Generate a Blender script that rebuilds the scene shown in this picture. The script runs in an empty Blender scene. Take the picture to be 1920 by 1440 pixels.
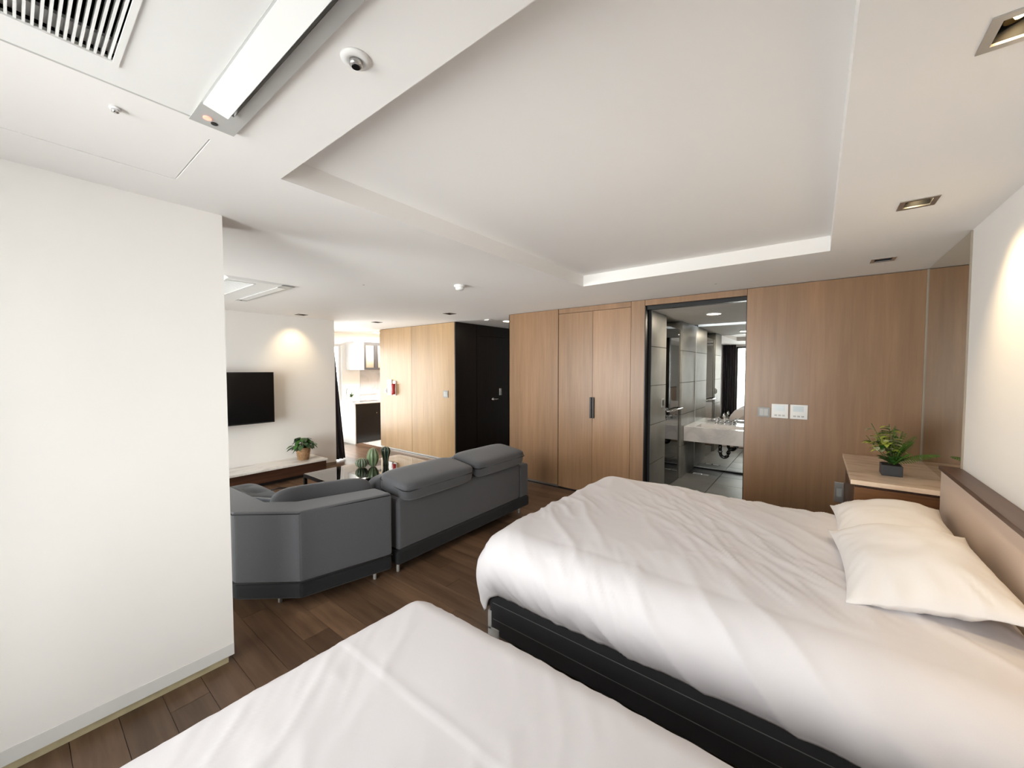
import bpy, bmesh, math, random
from mathutils import Vector, Matrix, noise
random.seed(7)
S = bpy.context.scene
COL = S.collection

# ------------------------------------------------------------------ camera, sky, exposure
FPX = 732.0
CAMZ = 1.565
PITCH = math.atan(28.0 / FPX)
YAW = math.atan(570.0 / FPX)
cam = bpy.data.cameras.new('camera')
cam.sensor_width = 36.0
cam.lens = FPX / 1920.0 * 36.0
cam.clip_start = 0.02
cam_ob = bpy.data.objects.new('camera', cam)
cam_ob.location = (0, 0, CAMZ)
cam_ob.rotation_euler = (math.pi / 2 - PITCH, 0, YAW)
COL.objects.link(cam_ob)
S.camera = cam_ob

W = bpy.data.worlds.new('overcast_sky')
S.world = W
W.use_nodes = True
bg = W.node_tree.nodes['Background']
bg.inputs['Color'].default_value = (1.0, 0.998, 0.99, 1)
bg.inputs['Strength'].default_value = 12.5

S.view_settings.view_transform = 'Standard'
S.view_settings.look = 'None'
S.view_settings.gamma = 1.0
S.view_settings.use_curve_mapping = False
S.view_settings.exposure = 0.42


def portal(name, loc, rot, sx, sy):
    l = bpy.data.lights.new(name, 'AREA')
    l.shape = 'RECTANGLE'
    l.size, l.size_y = sx, sy
    l.cycles.is_portal = True
    o = bpy.data.objects.new(name, l)
    o.location = loc
    o.rotation_euler = rot
    COL.objects.link(o)


# ------------------------------------------------------------------ key dimensions
H = 2.35            # ceiling
TRAY = 2.45
XR = 0.68           # right wall
YW = 4.43           # timber wall
YF = -1.10          # window wall behind the camera
XP = -2.42          # partition
YP = 0.69
XTV = -6.20
XK = -8.15          # kitchen wall

# windows in the front wall: (x0, x1, z0, z1)
WIN1 = (-2.05, -0.55, 0.05, 2.28)
WIN2 = (-5.50, -3.10, 0.05, 2.20)
WIN3 = (0.40, 4.44, 0.10, 2.10)      # kitchen, (y0, y1, z0, z1)
portal('daylight_portal', ((WIN1[0] + WIN1[1]) / 2, YF - .12, 1.165), (math.pi / 2, 0, 0), 1.5, 2.23)
portal('daylight_portal', ((WIN2[0] + WIN2[1]) / 2, YF - .12, 1.125), (math.pi / 2, 0, 0), 2.4, 2.15)
portal('daylight_portal', (XK - .12, (WIN3[0] + WIN3[1]) / 2, 1.10), (0, -math.pi / 2, 0), 2.0, 4.04)


# ------------------------------------------------------------------ materials
def lin(c):
    return tuple(((v / 255.0) / 12.92 if v / 255.0 <= .04045 else ((v / 255.0 + .055) / 1.055) ** 2.4) for v in c)


def new_mat(name):
    m = bpy.data.materials.new(name)
    m.use_nodes = True
    nt = m.node_tree
    return m, nt, nt.nodes['Principled BSDF']


def ramp(nt, fac, stops):
    r = nt.nodes.new('ShaderNodeValToRGB')
    e = r.color_ramp.elements
    e[0].position, e[0].color = stops[0][0], (*stops[0][1], 1)
    e[1].position, e[1].color = stops[-1][0], (*stops[-1][1], 1)
    for p, c in stops[1:-1]:
        k = e.new(p)
        k.color = (*c, 1)
    nt.links.new(fac, r.inputs['Fac'])
    return r


def coords(nt, scale, rnd=0.0):
    tc = nt.nodes.new('ShaderNodeTexCoord')
    mp = nt.nodes.new('ShaderNodeMapping')
    mp.inputs['Scale'].default_value = scale
    nt.links.new(tc.outputs['Object'], mp.inputs['Vector'])
    if rnd:
        oi = nt.nodes.new('ShaderNodeObjectInfo')
        mu = nt.nodes.new('ShaderNodeMath')
        mu.operation = 'MULTIPLY'
        mu.inputs[1].default_value = rnd
        nt.links.new(oi.outputs['Random'], mu.inputs[0])
        cb = nt.nodes.new('ShaderNodeCombineXYZ')
        for k in range(3):
            nt.links.new(mu.outputs[0], cb.inputs[k])
        nt.links.new(cb.outputs[0], mp.inputs['Location'])
    return mp.outputs['Vector']


def noise_tex(nt, vec, scale=1.0, detail=4.0, rough=.5, dist=0.0):
    n = nt.nodes.new('ShaderNodeTexNoise')
    n.inputs['Scale'].default_value = scale
    n.inputs['Detail'].default_value = detail
    n.inputs['Roughness'].default_value = rough
    n.inputs['Distortion'].default_value = dist
    nt.links.new(vec, n.inputs['Vector'])
    return n.outputs['Fac']


def bump(nt, b, fac, strength, dist=.01):
    k = nt.nodes.new('ShaderNodeBump')
    k.inputs['Strength'].default_value = strength
    k.inputs['Distance'].default_value = dist
    nt.links.new(fac, k.inputs['Height'])
    nt.links.new(k.outputs['Normal'], b.inputs['Normal'])


def plain(name, c, rough=.5, metal=0.0, spec=.5, var=.06, vscale=6.0, bstr=0.0, bscale=200.0, coat=0.0, sheen=0.0):
    m, nt, b = new_mat(name)
    f = noise_tex(nt, coords(nt, (1, 1, 1)), vscale, 3)
    r = ramp(nt, f, [(.3, tuple(x * (1 - var) for x in c)), (.7, tuple(min(1, x * (1 + var)) for x in c))])
    nt.links.new(r.outputs['Color'], b.inputs['Base Color'])
    b.inputs['Roughness'].default_value = rough
    b.inputs['Metallic'].default_value = metal
    b.inputs['Specular IOR Level'].default_value = spec
    b.inputs['Coat Weight'].default_value = coat
    b.inputs['Sheen Weight'].default_value = sheen
    if bstr:
        bump(nt, b, noise_tex(nt, coords(nt, (1, 1, 1)), bscale, 2), bstr, .002)
    return m


def wood(name, dark, mid, light, scale, rough=.4, spec=.5, rnd=0.0, tone=0.0, coat=0.0, bstr=.05):
    """grain runs along the axis with the small scale value"""
    m, nt, b = new_mat(name)
    v = coords(nt, scale, rnd)
    f1 = noise_tex(nt, v, 1.0, 8, .62, .35)
    r = ramp(nt, f1, [(.28, dark), (.5, mid), (.74, light)])
    v2 = coords(nt, tuple(s * .16 for s in scale), rnd)
    f2 = noise_tex(nt, v2, 1.0, 3, .5, .2)
    mx = nt.nodes.new('ShaderNodeMix')
    mx.data_type = 'RGBA'
    mx.blend_type = 'MULTIPLY'
    mx.inputs[0].default_value = 1.0
    r2 = ramp(nt, f2, [(.3, (.84, .84, .84)), (.7, (1.10, 1.08, 1.05))])
    nt.links.new(r.outputs['Color'], mx.inputs[6])
    nt.links.new(r2.outputs['Color'], mx.inputs[7])
    out = mx.outputs[2]
    if tone:
        oi = nt.nodes.new('ShaderNodeObjectInfo')
        mr = nt.nodes.new('ShaderNodeMapRange')
        mr.inputs['To Min'].default_value = 1 - tone
        mr.inputs['To Max'].default_value = 1 + tone
        nt.links.new(oi.outputs['Random'], mr.inputs['Value'])
        mm = nt.nodes.new('ShaderNodeVectorMath')
        mm.operation = 'SCALE'
        nt.links.new(out, mm.inputs[0])
        nt.links.new(mr.outputs['Result'], mm.inputs['Scale'])
        out = mm.outputs['Vector']
    nt.links.new(out, b.inputs['Base Color'])
    b.inputs['Roughness'].default_value = rough
    b.inputs['Specular IOR Level'].default_value = spec
    b.inputs['Coat Weight'].default_value = coat
    b.inputs['Coat Roughness'].default_value = .15
    bump(nt, b, f1, bstr, .002)
    return m


def marble(name, base, vein, rough=.2, scale=3.0, stretch=(1, 1, 1)):
    m, nt, b = new_mat(name)
    v = coords(nt, stretch)
    f = noise_tex(nt, v, scale, 8, .6, 1.2)
    r = ramp(nt, f, [(.35, vein), (.5, base), (.62, tuple(min(1, x * 1.06) for x in base)), (.75, vein)])
    nt.links.new(r.outputs['Color'], b.inputs['Base Color'])
    b.inputs['Roughness'].default_value = rough
    return m


def fabric(name, c, rough=.9, weave=350.0, var=.08, bstr=.25, sheen=.2):
    m, nt, b = new_mat(name)
    v = coords(nt, (1, 1, 1))
    f = noise_tex(nt, v, weave, 2)
    r = ramp(nt, f, [(.3, tuple(x * (1 - var) for x in c)), (.7, tuple(min(1, x * (1 + var)) for x in c))])
    nt.links.new(r.outputs['Color'], b.inputs['Base Color'])
    b.inputs['Roughness'].default_value = rough
    b.inputs['Sheen Weight'].default_value = sheen
    b.inputs['Specular IOR Level'].default_value = .2
    bump(nt, b, f, bstr, .001)
    return m


def linen(name, c):
    m, nt, b = new_mat(name)
    v = coords(nt, (1, 1, 1))
    v2 = coords(nt, (2.2, 3.4, 3.0))
    f1 = noise_tex(nt, v2, 1.6, 2, .4, .8)
    f2 = noise_tex(nt, v, 420, 1)
    ad = nt.nodes.new('ShaderNodeMath')
    ad.operation = 'MULTIPLY_ADD'
    ad.inputs[1].default_value = .02
    nt.links.new(f2, ad.inputs[0])
    nt.links.new(f1, ad.inputs[2])
    r = ramp(nt, f2, [(.3, tuple(x * .985 for x in c)), (.7, c)])
    nt.links.new(r.outputs['Color'], b.inputs['Base Color'])
    b.inputs['Roughness'].default_value = .75
    b.inputs['Specular IOR Level'].default_value = .25
    bump(nt, b, ad.outputs[0], .22, .012)
    return m


def pane_mat(name, tint=(1, 1, 1), refl=.08, rough=0.0):
    m = bpy.data.materials.new(name)
    m.use_nodes = True
    nt = m.node_tree
    nt.nodes.remove(nt.nodes['Principled BSDF'])
    out = nt.nodes['Material Output']
    t = nt.nodes.new('ShaderNodeBsdfTransparent')
    t.inputs['Color'].default_value = (*tint, 1)
    g = nt.nodes.new('ShaderNodeBsdfGlossy')
    g.inputs['Roughness'].default_value = rough
    lw = nt.nodes.new('ShaderNodeFresnel')
    lw.inputs['IOR'].default_value = 1.5
    ad = nt.nodes.new('ShaderNodeMath')
    ad.operation = 'MULTIPLY_ADD'
    ad.use_clamp = True
    ad.inputs[1].default_value = 1.6
    ad.inputs[2].default_value = refl
    nt.links.new(lw.outputs[0], ad.inputs[0])
    mx = nt.nodes.new('ShaderNodeMixShader')
    nt.links.new(ad.outputs[0], mx.inputs[0])
    nt.links.new(t.outputs[0], mx.inputs[1])
    nt.links.new(g.outputs[0], mx.inputs[2])
    nt.links.new(mx.outputs[0], out.inputs['Surface'])
    return m


def emit(name, c, strength):
    m, nt, b = new_mat(name)
    b.inputs['Base Color'].default_value = (*c, 1)
    b.inputs['Emission Color'].default_value = (*c, 1)
    b.inputs['Emission Strength'].default_value = strength
    return m


M = {}
M['paint'] = plain('white_paint', (.86, .845, .825), .7, var=.012, vscale=1.2, bstr=.08, bscale=260)
M['ceil'] = plain('ceiling_paint', (.86, .845, .83), .75, var=.01, vscale=1.0)
M['board'] = plain('painted_board', (.70, .70, .69), .6, var=.02)
M['beige'] = plain('beige_strip', (.50, .44, .28), .5, var=.1, vscale=20)
M['wall_wood'] = wood('wall_veneer', (.248, .140, .073), (.290, .167, .089), (.335, .197, .107), (22, 22, 1.3), .34, .5, rnd=30, tone=.05, bstr=.03)
M['lit_wood'] = wood('lit_veneer', (.37, .235, .115), (.42, .270, .136), (.46, .305, .158), (24, 24, 1.4), .36, .5, rnd=30, tone=.04, bstr=.03)  # same oak as the timber wall, lightened for window light falling on it
M['dark_wood'] = wood('blackened_veneer', (.006, .004, .004), (.009, .006, .005), (.014, .009, .008), (24, 24, 1.4), .42, .3, rnd=10)
M['stand_wood'] = wood('walnut_front', (.13, .055, .022), (.21, .095, .040), (.29, .14, .062), (1.6, 30, 30), .32, .5)
M['console_wood'] = wood('console_walnut', (.035, .014, .008), (.06, .025, .014), (.085, .036, .02), (30, 1.6, 30), .35, .5)
M['plank'] = wood('oak_plank', (.082, .046, .026), (.128, .075, .045), (.178, .108, .066), (1.5, 20, 20), .33, .5, rnd=40, tone=.30, bstr=.12)
M['shadow_gap'] = plain('dark_backing', (.012, .010, .009), .8)
M['grey_tile'] = plain('slate_tile', (.155, .157, .150), .34, var=.24, vscale=3.0, bstr=.05, bscale=60)
M['floor_tile'] = plain('floor_slate_tile', (.10, .103, .102), .36, var=.2, vscale=3.0)
M['grout'] = plain('grout', (.02, .02, .02), .9)
M['grey_ceil'] = plain('bathroom_ceiling_paint', (.55, .53, .51), .7, var=.02)
M['marble'] = marble('warm_marble', (.86, .68, .52), (.68, .50, .36), .25, 4.0, (.6, 3.5, 1))
M['white_marble'] = marble('white_marble', (.74, .71, .68), (.55, .51, .48), .18, 2.5, (2, .8, 1))
M['grey_marble'] = marble('grey_marble', (.50, .50, .51), (.38, .38, .40), .1, 2.2)
M['mirror'] = plain('mirror_glass', (.80, .82, .80), .0, 1.0, var=0.0)
M['bronze_mirror'] = plain('tinted_mirror', (.62, .58, .49), .02, 1.0, var=0.0)
M['chrome'] = plain('chrome', (.75, .75, .76), .1, 1.0, var=.02)
M['steel'] = plain('brushed_steel', (.52, .51, .50), .35, 1.0, var=.05)
M['black_metal'] = plain('black_metal', (.012, .012, .013), .35, .4)
M['black_gloss'] = plain('black_screen', (.003, .003, .0035), .18, 0, .5, var=0)
M['black_plastic'] = plain('black_plastic', (.01, .01, .011), .5)
M['white_plastic'] = plain('white_plastic', (.80, .80, .79), .35, var=.01)
M['grey_plastic'] = plain('grey_plastic', (.46, .46, .45), .4, var=.02)
M['pale_screen'] = plain('pale_display', (.62, .70, .74), .2, var=.02)
M['red_plastic'] = plain('red_plastic', (.45, .02, .02), .35)
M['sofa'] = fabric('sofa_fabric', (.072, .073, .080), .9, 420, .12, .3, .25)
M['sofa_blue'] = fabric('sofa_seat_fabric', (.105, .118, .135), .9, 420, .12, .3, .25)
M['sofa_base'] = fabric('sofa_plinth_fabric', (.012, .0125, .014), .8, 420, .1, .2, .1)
M['linen'] = linen('white_cotton', (.73, .71, .735))
M['pillow'] = linen('pillow_cotton', (.78, .755, .75))
M['bedbase'] = fabric('charcoal_upholstery', (.036, .037, .041), .85, 500, .15, .3, .1)
M['tan_trim'] = plain('tan_trim', (.34, .29, .23), .5)
M['switch_metal'] = plain('dull_switch_metal', (.30, .29, .28), .5, .3)
M['foot_metal'] = plain('satin_foot', (.55, .54, .52), .3, .3)
M['stitch'] = plain('grey_thread', (.17, .175, .18), .8)
M['mattress'] = fabric('mattress_ticking', (.70, .69, .68), .9, 200)
M['headboard'] = fabric('taupe_headboard_fabric', (.54, .405, .315), .9, 300, .07, .15, .2)
M['headcap'] = wood('headboard_cap_walnut', (.055, .030, .022), (.085, .046, .034), (.11, .062, .046), (20, 1.2, 20), .38, .5)
M['curtain'] = fabric('dark_curtain', (.035, .030, .038), .9, 300, .1, .2, .2)
M['leaf'] = plain('green_leaf', (.045, .135, .025), .42, var=.35, vscale=30)
M['leaf_dark'] = plain('dark_green_leaf', (.025, .075, .022), .4, var=.35, vscale=40)
M['leaf_var'] = plain('yellow_green_leaf', (.50, .56, .10), .42, var=.5, vscale=28)
M['leaf_pale'] = plain('cream_edged_leaf', (.58, .60, .36), .42, var=.3, vscale=40)
M['fern'] = plain('fern_green', (.075, .190, .022), .5, var=.3, vscale=30)
M['stem'] = plain('plant_stem', (.07, .11, .03), .6)
M['soil'] = plain('soil', (.02, .014, .01), .95, var=.4, vscale=80)
M['pot_dark'] = plain('charcoal_pot', (.035, .037, .042), .55, var=.06)
M['basket'] = wood('wicker', (.22, .12, .06), (.38, .23, .12), (.50, .33, .18), (40, 40, 70), .7, .3)
M['cactus'] = plain('glazed_green', (.16, .24, .12), .22, var=.3, vscale=18, coat=.3)
M['cactus_dark'] = plain('glazed_dark_green', (.018, .042, .028), .16, var=.3, vscale=18, coat=.4)
M['cactus_mid'] = plain('glazed_grey_green', (.085, .13, .085), .22, var=.3, vscale=18, coat=.3)
M['cactus_rib'] = plain('glazed_pale_rib', (.48, .47, .33), .3, var=.1)
M['glass'] = pane_mat('clear_glass', (.97, .98, .97), .0)
M['table_glass'] = pane_mat('table_glass', (.80, .84, .80), .12)
M['shower_glass'] = pane_mat('shower_glass', (.52, .55, .50), .06)
M['frame_dark'] = plain('dark_window_frame', (.03, .03, .032), .4)
M['frame_white'] = plain('white_window_frame', (.7, .7, .7), .4)
M['kitchen_black'] = plain('black_lacquer', (.010, .010, .011), .2)
M['lamp_warm'] = emit('warm_lamp', (1.0, .78, .45), 28)
M['lamp_disc'] = emit('disc_lamp', (1.0, .85, .62), 9)
M['led_cove'] = emit('led_strip', (.86, .93, 1.0), 9)
M['led_red'] = emit('red_indicator', (1.0, .25, .18), 1.6)
M['gold'] = plain('gold_reflector', (.55, .36, .12), .2, 1.0)

# ------------------------------------------------------------------ mesh helpers
ORG = {}


def mk(name, bm, mat, parent=None, org=None, smooth=False, label=None):
    """bmesh in world coordinates -> one object; origin = parent's origin or org"""
    o_ = Vector(ORG[parent.name]) if parent else Vector(org or (0, 0, 0))
    if o_.length:
        bmesh.ops.translate(bm, verts=bm.verts, vec=-o_)
    bmesh.ops.recalc_face_normals(bm, faces=bm.faces)
    me = bpy.data.meshes.new(name)
    bm.to_mesh(me)
    bm.free()
    if smooth:
        for p in me.polygons:
            p.use_smooth = True
    me.materials.append(mat)
    o = bpy.data.objects.new(name, me)
    COL.objects.link(o)
    if parent:
        o.parent = parent
    else:
        o.location = o_
    ORG[o.name] = o_.copy()
    if label:
        o['label'] = label
    return o


def tag(o, label, cat, group=None, kind=None):
    o['label'] = label
    if cat:
        o['category'] = cat
    if group:
        o['group'] = group
    if kind:
        o['kind'] = kind
    return o


def thing(name, loc, label, cat, group=None):
    o = bpy.data.objects.new(name, None)
    o.empty_display_size = .05
    o.location = loc
    COL.objects.link(o)
    ORG[o.name] = Vector(loc)
    return tag(o, label, cat, group)


def copy_tree(o, parent=None):
    c = o.copy()
    COL.objects.link(c)
    if parent:
        c.parent = parent
    for ch in list(o.children):
        copy_tree(ch, c)
    return c


def struct(name, bm, mat, label=None, smooth=False, parent=None):
    o = mk(name, bm, mat, parent, smooth=smooth)
    if not parent:
        o['kind'] = 'structure'
        if label:
            o['label'] = label
    return o


def box(bm, x0, x1, y0, y1, z0, z1, bev=0.0, seg=2):
    r = bmesh.ops.create_cube(bm, size=1.0)
    vs = r['verts']
    bmesh.ops.scale(bm, verts=vs, vec=(abs(x1 - x0), abs(y1 - y0), abs(z1 - z0)))
    bmesh.ops.translate(bm, verts=vs, vec=((x0 + x1) / 2, (y0 + y1) / 2, (z0 + z1) / 2))
    if bev:
        es = list({e for v in vs for e in v.link_edges})
        bmesh.ops.bevel(bm, geom=es, offset=bev, segments=seg, affect='EDGES', profile=.6)
    return vs


def B(*a, **k):
    bm = bmesh.new()
    box(bm, *a, **k)
    return bm


def cyl(bm, p0, p1, r0, r1=None, n=16):
    r1 = r0 if r1 is None else r1
    p0, p1 = Vector(p0), Vector(p1)
    d = p1 - p0
    r = bmesh.ops.create_cone(bm, cap_ends=True, segments=n, radius1=r0, radius2=r1, depth=d.length)
    q = Vector((0, 0, 1)).rotation_difference(d.normalized())
    bmesh.ops.rotate(bm, verts=r['verts'], cent=(0, 0, 0), matrix=q.to_matrix())
    bmesh.ops.translate(bm, verts=r['verts'], vec=(p0 + p1) / 2)
    return r['verts']


def CY(*a, **k):
    bm = bmesh.new()
    cyl(bm, *a, **k)
    return bm


def tube(bm, pts, r, n=10):
    pts = [Vector(p) for p in pts]
    rings = []
    up = Vector((.13, .27, 1)).normalized()
    for i, p in enumerate(pts):
        t = (pts[min(i + 1, len(pts) - 1)] - pts[max(i - 1, 0)]).normalized()
        a = t.cross(up)
        if a.length < 1e-3:
            a = t.cross(Vector((1, 0, 0)))
        a.normalize()
        b = t.cross(a)
        rr = r[i] if isinstance(r, (list, tuple)) else r
        rings.append([bm.verts.new(p + a * rr * math.cos(2 * math.pi * k / n) + b * rr * math.sin(2 * math.pi * k / n)) for k in range(n)])
    for i in range(len(rings) - 1):
        for k in range(n):
            bm.faces.new((rings[i][k], rings[i][(k + 1) % n], rings[i + 1][(k + 1) % n], rings[i + 1][k]))
    bm.faces.new(rings[0])
    bm.faces.new(rings[-1])


def lathe(bm, c, prof, n=24, rib=0, ramp_=0.0, capb=True, capt=True):
    rings = []
    for r, z in prof:
        ring = []
        for k in range(n):
            a = 2 * math.pi * k / n
            rr = r * (1 + ramp_ * math.cos(rib * a)) if rib else r
            ring.append(bm.verts.new((c[0] + rr * math.cos(a), c[1] + rr * math.sin(a), c[2] + z)))
        rings.append(ring)
    for i in range(len(rings) - 1):
        for k in range(n):
            bm.faces.new((rings[i][k], rings[i][(k + 1) % n], rings[i + 1][(k + 1) % n], rings[i + 1][k]))
    if capb:
        bm.faces.new(rings[0])
    if capt:
        bm.faces.new(rings[-1])


def prism(bm, poly, z0, z1, bev=0.0, seg=3):
    lo = [bm.verts.new((x, y, z0)) for x, y in poly]
    hi = [bm.verts.new((x, y, z1)) for x, y in poly]
    n = len(poly)
    fs = [bm.faces.new(lo), bm.faces.new(hi)]
    for i in range(n):
        fs.append(bm.faces.new((lo[i], lo[(i + 1) % n], hi[(i + 1) % n], hi[i])))
    if bev:
        es = list({e for f in fs for e in f.edges})
        bmesh.ops.bevel(bm, geom=es, offset=bev, segments=seg, affect='EDGES', profile=.6)


def puff(bm, c, s, n=10, p=5.0, rot=None, bulge=0.0, wr=0.0, wf=6.0, seed=0.0, tuft=None, p2=None):
    """rounded cushion: superellipsoid box with centre c and size s"""
    r = bmesh.ops.create_cube(bm, size=2.0)
    es = list({e for v in r['verts'] for e in v.link_edges})
    bmesh.ops.subdivide_edges(bm, edges=es, cuts=n, use_grid_fill=True)
    vs = [v for v in bm.verts if v.tag is False]
    for v in vs:
        q = v.co.copy()
        m = max(abs(q.x), abs(q.y), abs(q.z))
        l = (abs(q.x) ** p + abs(q.y) ** p + abs(q.z) ** p) ** (1 / p)
        q = q * (m / l)
        if bulge:
            q.z *= 1 + bulge * (1 - min(1, abs(q.x)) ** 2) * (1 - min(1, abs(q.y)) ** 2)
        if tuft and q.z > .3:
            for tx, ty in tuft:
                d2 = ((q.x - tx) * s[0] / 2) ** 2 + ((q.y - ty) * s[1] / 2) ** 2
                q.z -= .16 * math.exp(-d2 / .0035)
        co = Vector((q.x * s[0] / 2, q.y * s[1] / 2, q.z * s[2] / 2))
        if wr:
            nz = noise.noise(Vector((co.x * wf + seed, co.y * wf, co.z * wf)))
            co += co.normalized() * wr * nz
        if rot:
            co = rot @ co
        v.co = co + Vector(c)
        v.tag = True


def PF(*a, **k):
    bm = bmesh.new()
    puff(bm, *a, **k)
    return bm


def plate_holes(bm, x0, x1, y0, y1, z0, z1, holes):
    """horizontal slab with rectangular through-holes"""
    xs = sorted({x0, x1, *[h[0] for h in holes], *[h[1] for h in holes]})
    ys = sorted({y0, y1, *[h[2] for h in holes], *[h[3] for h in holes]})
    V = {}

    def vert(i, j, k):
        if (i, j, k) not in V:
            V[(i, j, k)] = bm.verts.new((xs[i], ys[j], z1 if k else z0))
        return V[(i, j, k)]

    def solid(i, j):
        if i < 0 or j < 0 or i >= len(xs) - 1 or j >= len(ys) - 1:
            return False
        cx, cy = (xs[i] + xs[i + 1]) / 2, (ys[j] + ys[j + 1]) / 2
        return not any(h[0] < cx < h[1] and h[2] < cy < h[3] for h in holes)
    for i in range(len(xs) - 1):
        for j in range(len(ys) - 1):
            if not solid(i, j):
                continue
            for k in (0, 1):
                bm.faces.new((vert(i, j, k), vert(i + 1, j, k), vert(i + 1, j + 1, k), vert(i, j + 1, k)))
            for di, dj, a, b in ((-1, 0, (i, j), (i, j + 1)), (1, 0, (i + 1, j), (i + 1, j + 1)), (0, -1, (i, j), (i + 1, j)), (0, 1, (i, j + 1), (i + 1, j + 1))):
                if not solid(i + di, j + dj):
                    bm.faces.new((vert(*a, 0), vert(*b, 0), vert(*b, 1), vert(*a, 1)))


def wall_holes_y(bm, x0, x1, z0, z1, y0, y1, holes):
    """wall in the XZ plane with thickness y0..y1"""
    t = bmesh.new()
    plate_holes(t, x0, x1, z0, z1, y0, y1, holes)
    for v in t.verts:
        v.co = Vector((v.co.x, v.co.z, v.co.y))
    me = bpy.data.meshes.new('tmp')
    t.to_mesh(me)
    t.free()
    bm.from_mesh(me)
    bpy.data.meshes.remove(me)


def wall_holes_x(bm, y0, y1, z0, z1, x0, x1, holes):
    t = bmesh.new()
    plate_holes(t, y0, y1, z0, z1, x0, x1, holes)
    for v in t.verts:
        v.co = Vector((v.co.z, v.co.x, v.co.y))
    me = bpy.data.meshes.new('tmp')
    t.to_mesh(me)
    t.free()
    bm.from_mesh(me)
    bpy.data.meshes.remove(me)


# ------------------------------------------------------------------ ceiling with its tray and cut-outs
TX0, TX1, TY0, TY1 = -1.765, 0.055, 0.71, 3.37
AC1 = (-1.555, -0.30, -0.075, 0.485)
AC2 = (-5.16, -3.905, 1.125, 1.685)
HATCH = (-2.11, -1.66, -0.35, 0.442)
SPOTS = [(0.36, 1.44, True), (0.36, 2.66, True), (0.36, 3.875, False)]
SPOTS2 = [(-5.885, 2.606, True), (-5.83, 3.80, False), (-4.12, 3.85, False)]
DL = .066
holes = [(TX0, TX1, TY0, TY1)]
for a in (AC1, AC2):
    holes.append((a[0] + .06, a[1] - .06, a[2] + .035, a[3] - .02))
holes.append((HATCH[0] - .004, HATCH[1] + .004, HATCH[2] - .004, HATCH[3] + .004))
for s in SPOTS + SPOTS2:
    holes.append((s[0] - .052, s[0] + .052, s[1] - .052, s[1] + .052))
bm = bmesh.new()
plate_holes(bm, XK - .2, XR + .2, YF - .2, 7.6, H, H + .09, holes)
ceiling = struct('ceiling', bm, M['ceil'], 'white plaster ceiling with a rectangular raised tray over the beds')
bm = B(TX0 - .1, TX1 + .1, TY0 - .1, TY1 + .1, TRAY, TRAY + .05)
wall_holes_y(bm, TX0 - .1, TX1 + .1, H + .09, TRAY, TY0 - .1, TY0, [])
wall_holes_y(bm, TX0 - .1, TX1 + .1, H + .09, TRAY, TY1, TY1 + .1, [])
wall_holes_x(bm, TY0, TY1, H + .09, TRAY, TX0 - .1, TX0, [])
wall_holes_x(bm, TY0, TY1, H + .09, TRAY, TX1, TX1 + .1, [])
struct('ceiling_tray', bm, M['ceil'], parent=ceiling)
struct('ceiling_cover', B(XK - .2, XR + .2, YF - .2, 7.6, H + .30, H + .34), M['ceil'], 'concrete slab above the plaster ceiling')
hatch = mk('access_panel', B(*HATCH, H + .002, H + .02), M['ceil'], ceiling)
mk('panel_rim', B(HATCH[0] - .02, HATCH[1] + .02, HATCH[2] - .02, HATCH[3] + .02, H + .10, H + .11), M['shadow_gap'], hatch)

# ------------------------------------------------------------------ floor: slab and planks
floor = struct('floor', B(XK - .2, XR + .2, YF - .2, 7.6, -.12, -.010), M['shadow_gap'], 'dark brown wooden plank floor')
PWID, PLEN = .148, 1.28
pl_cache = {}


def plank(x0, x1, y0, y1):
    key = (round(x1 - x0, 3), round(y1 - y0, 3))
    if key not in pl_cache:
        b_ = B(-(x1 - x0) / 2 + .001, (x1 - x0) / 2 - .001, -(y1 - y0) / 2 + .001, (y1 - y0) / 2 - .001, -.0105, 0.0)
        me = bpy.data.meshes.new('plank')
        b_.to_mesh(me)
        b_.free()
        me.materials.append(M['plank'])
        pl_cache[key] = me
    o = bpy.data.objects.new('plank', pl_cache[key])
    o.location = ((x0 + x1) / 2, (y0 + y1) / 2, 0)
    o.parent = floor
    COL.objects.link(o)


y = -1.08
row = 0
YS = 4.43
while y < 4.52:
    y1 = min(y + PWID, 4.53)
    lo, hi = (-6.34, XR) if y < 2.6 else ((XK, XR) if y1 <= YS + .02 else (XK, -3.4))
    off = (row * .47 + .13 * (row % 3)) % 1.0 * PLEN
    x = lo
    first = True
    while x < hi - .001:
        x1 = min(hi, x + (max(.2, PLEN - off) if first else PLEN))
        if hi - x1 < .15:
            x1 = hi
        plank(x, x1, y, y1)
        x = x1
        first = False
    y = y1
    row += 1
mk('kitchen_floor_board', B(XK, -6.34, .25, 2.62, -.0105, 0), M['plank'], floor)
mk('kitchen_floor_slab', B(XK, -6.86, 4.53, 7.5, -.0105, .001), M['white_marble'], floor)
mk('corridor_floor_board', B(-4.72, -3.4, 4.53, 7.5, -.0105, 0), M['plank'], floor)

# ------------------------------------------------------------------ walls
struct('wall_right', B(XR, XR + .15, YF - .2, YW + .2, 0, H), M['paint'], 'white painted wall behind the headboard')
# mirror strip on the right wall by the timber wall
mir = mk('tinted_mirror_panel', B(XR - .006, XR, 3.36, YW, .836, H - .004), M['bronze_mirror'], org=(XR - .003, 3.9, .836))
tag(mir, 'tall tinted mirror panel on the wall beside the marble topped bedside cabinet', 'mirror')
mk('edge_trim', B(XR - .009, XR, 3.352, 3.36, .836, H - .004), M['tan_trim'], mir)
mk('edge_trim', B(XR - .012, XR, YW - .012, YW, .836, H - .004), M['tan_trim'], mir)

bm = bmesh.new()
wall_holes_y(bm, XK - .2, XR + .2, 0, H, YF - .2, YF, [WIN1, WIN2])
struct('wall_front', bm, M['paint'], 'white window wall opposite the timber wall')


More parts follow.
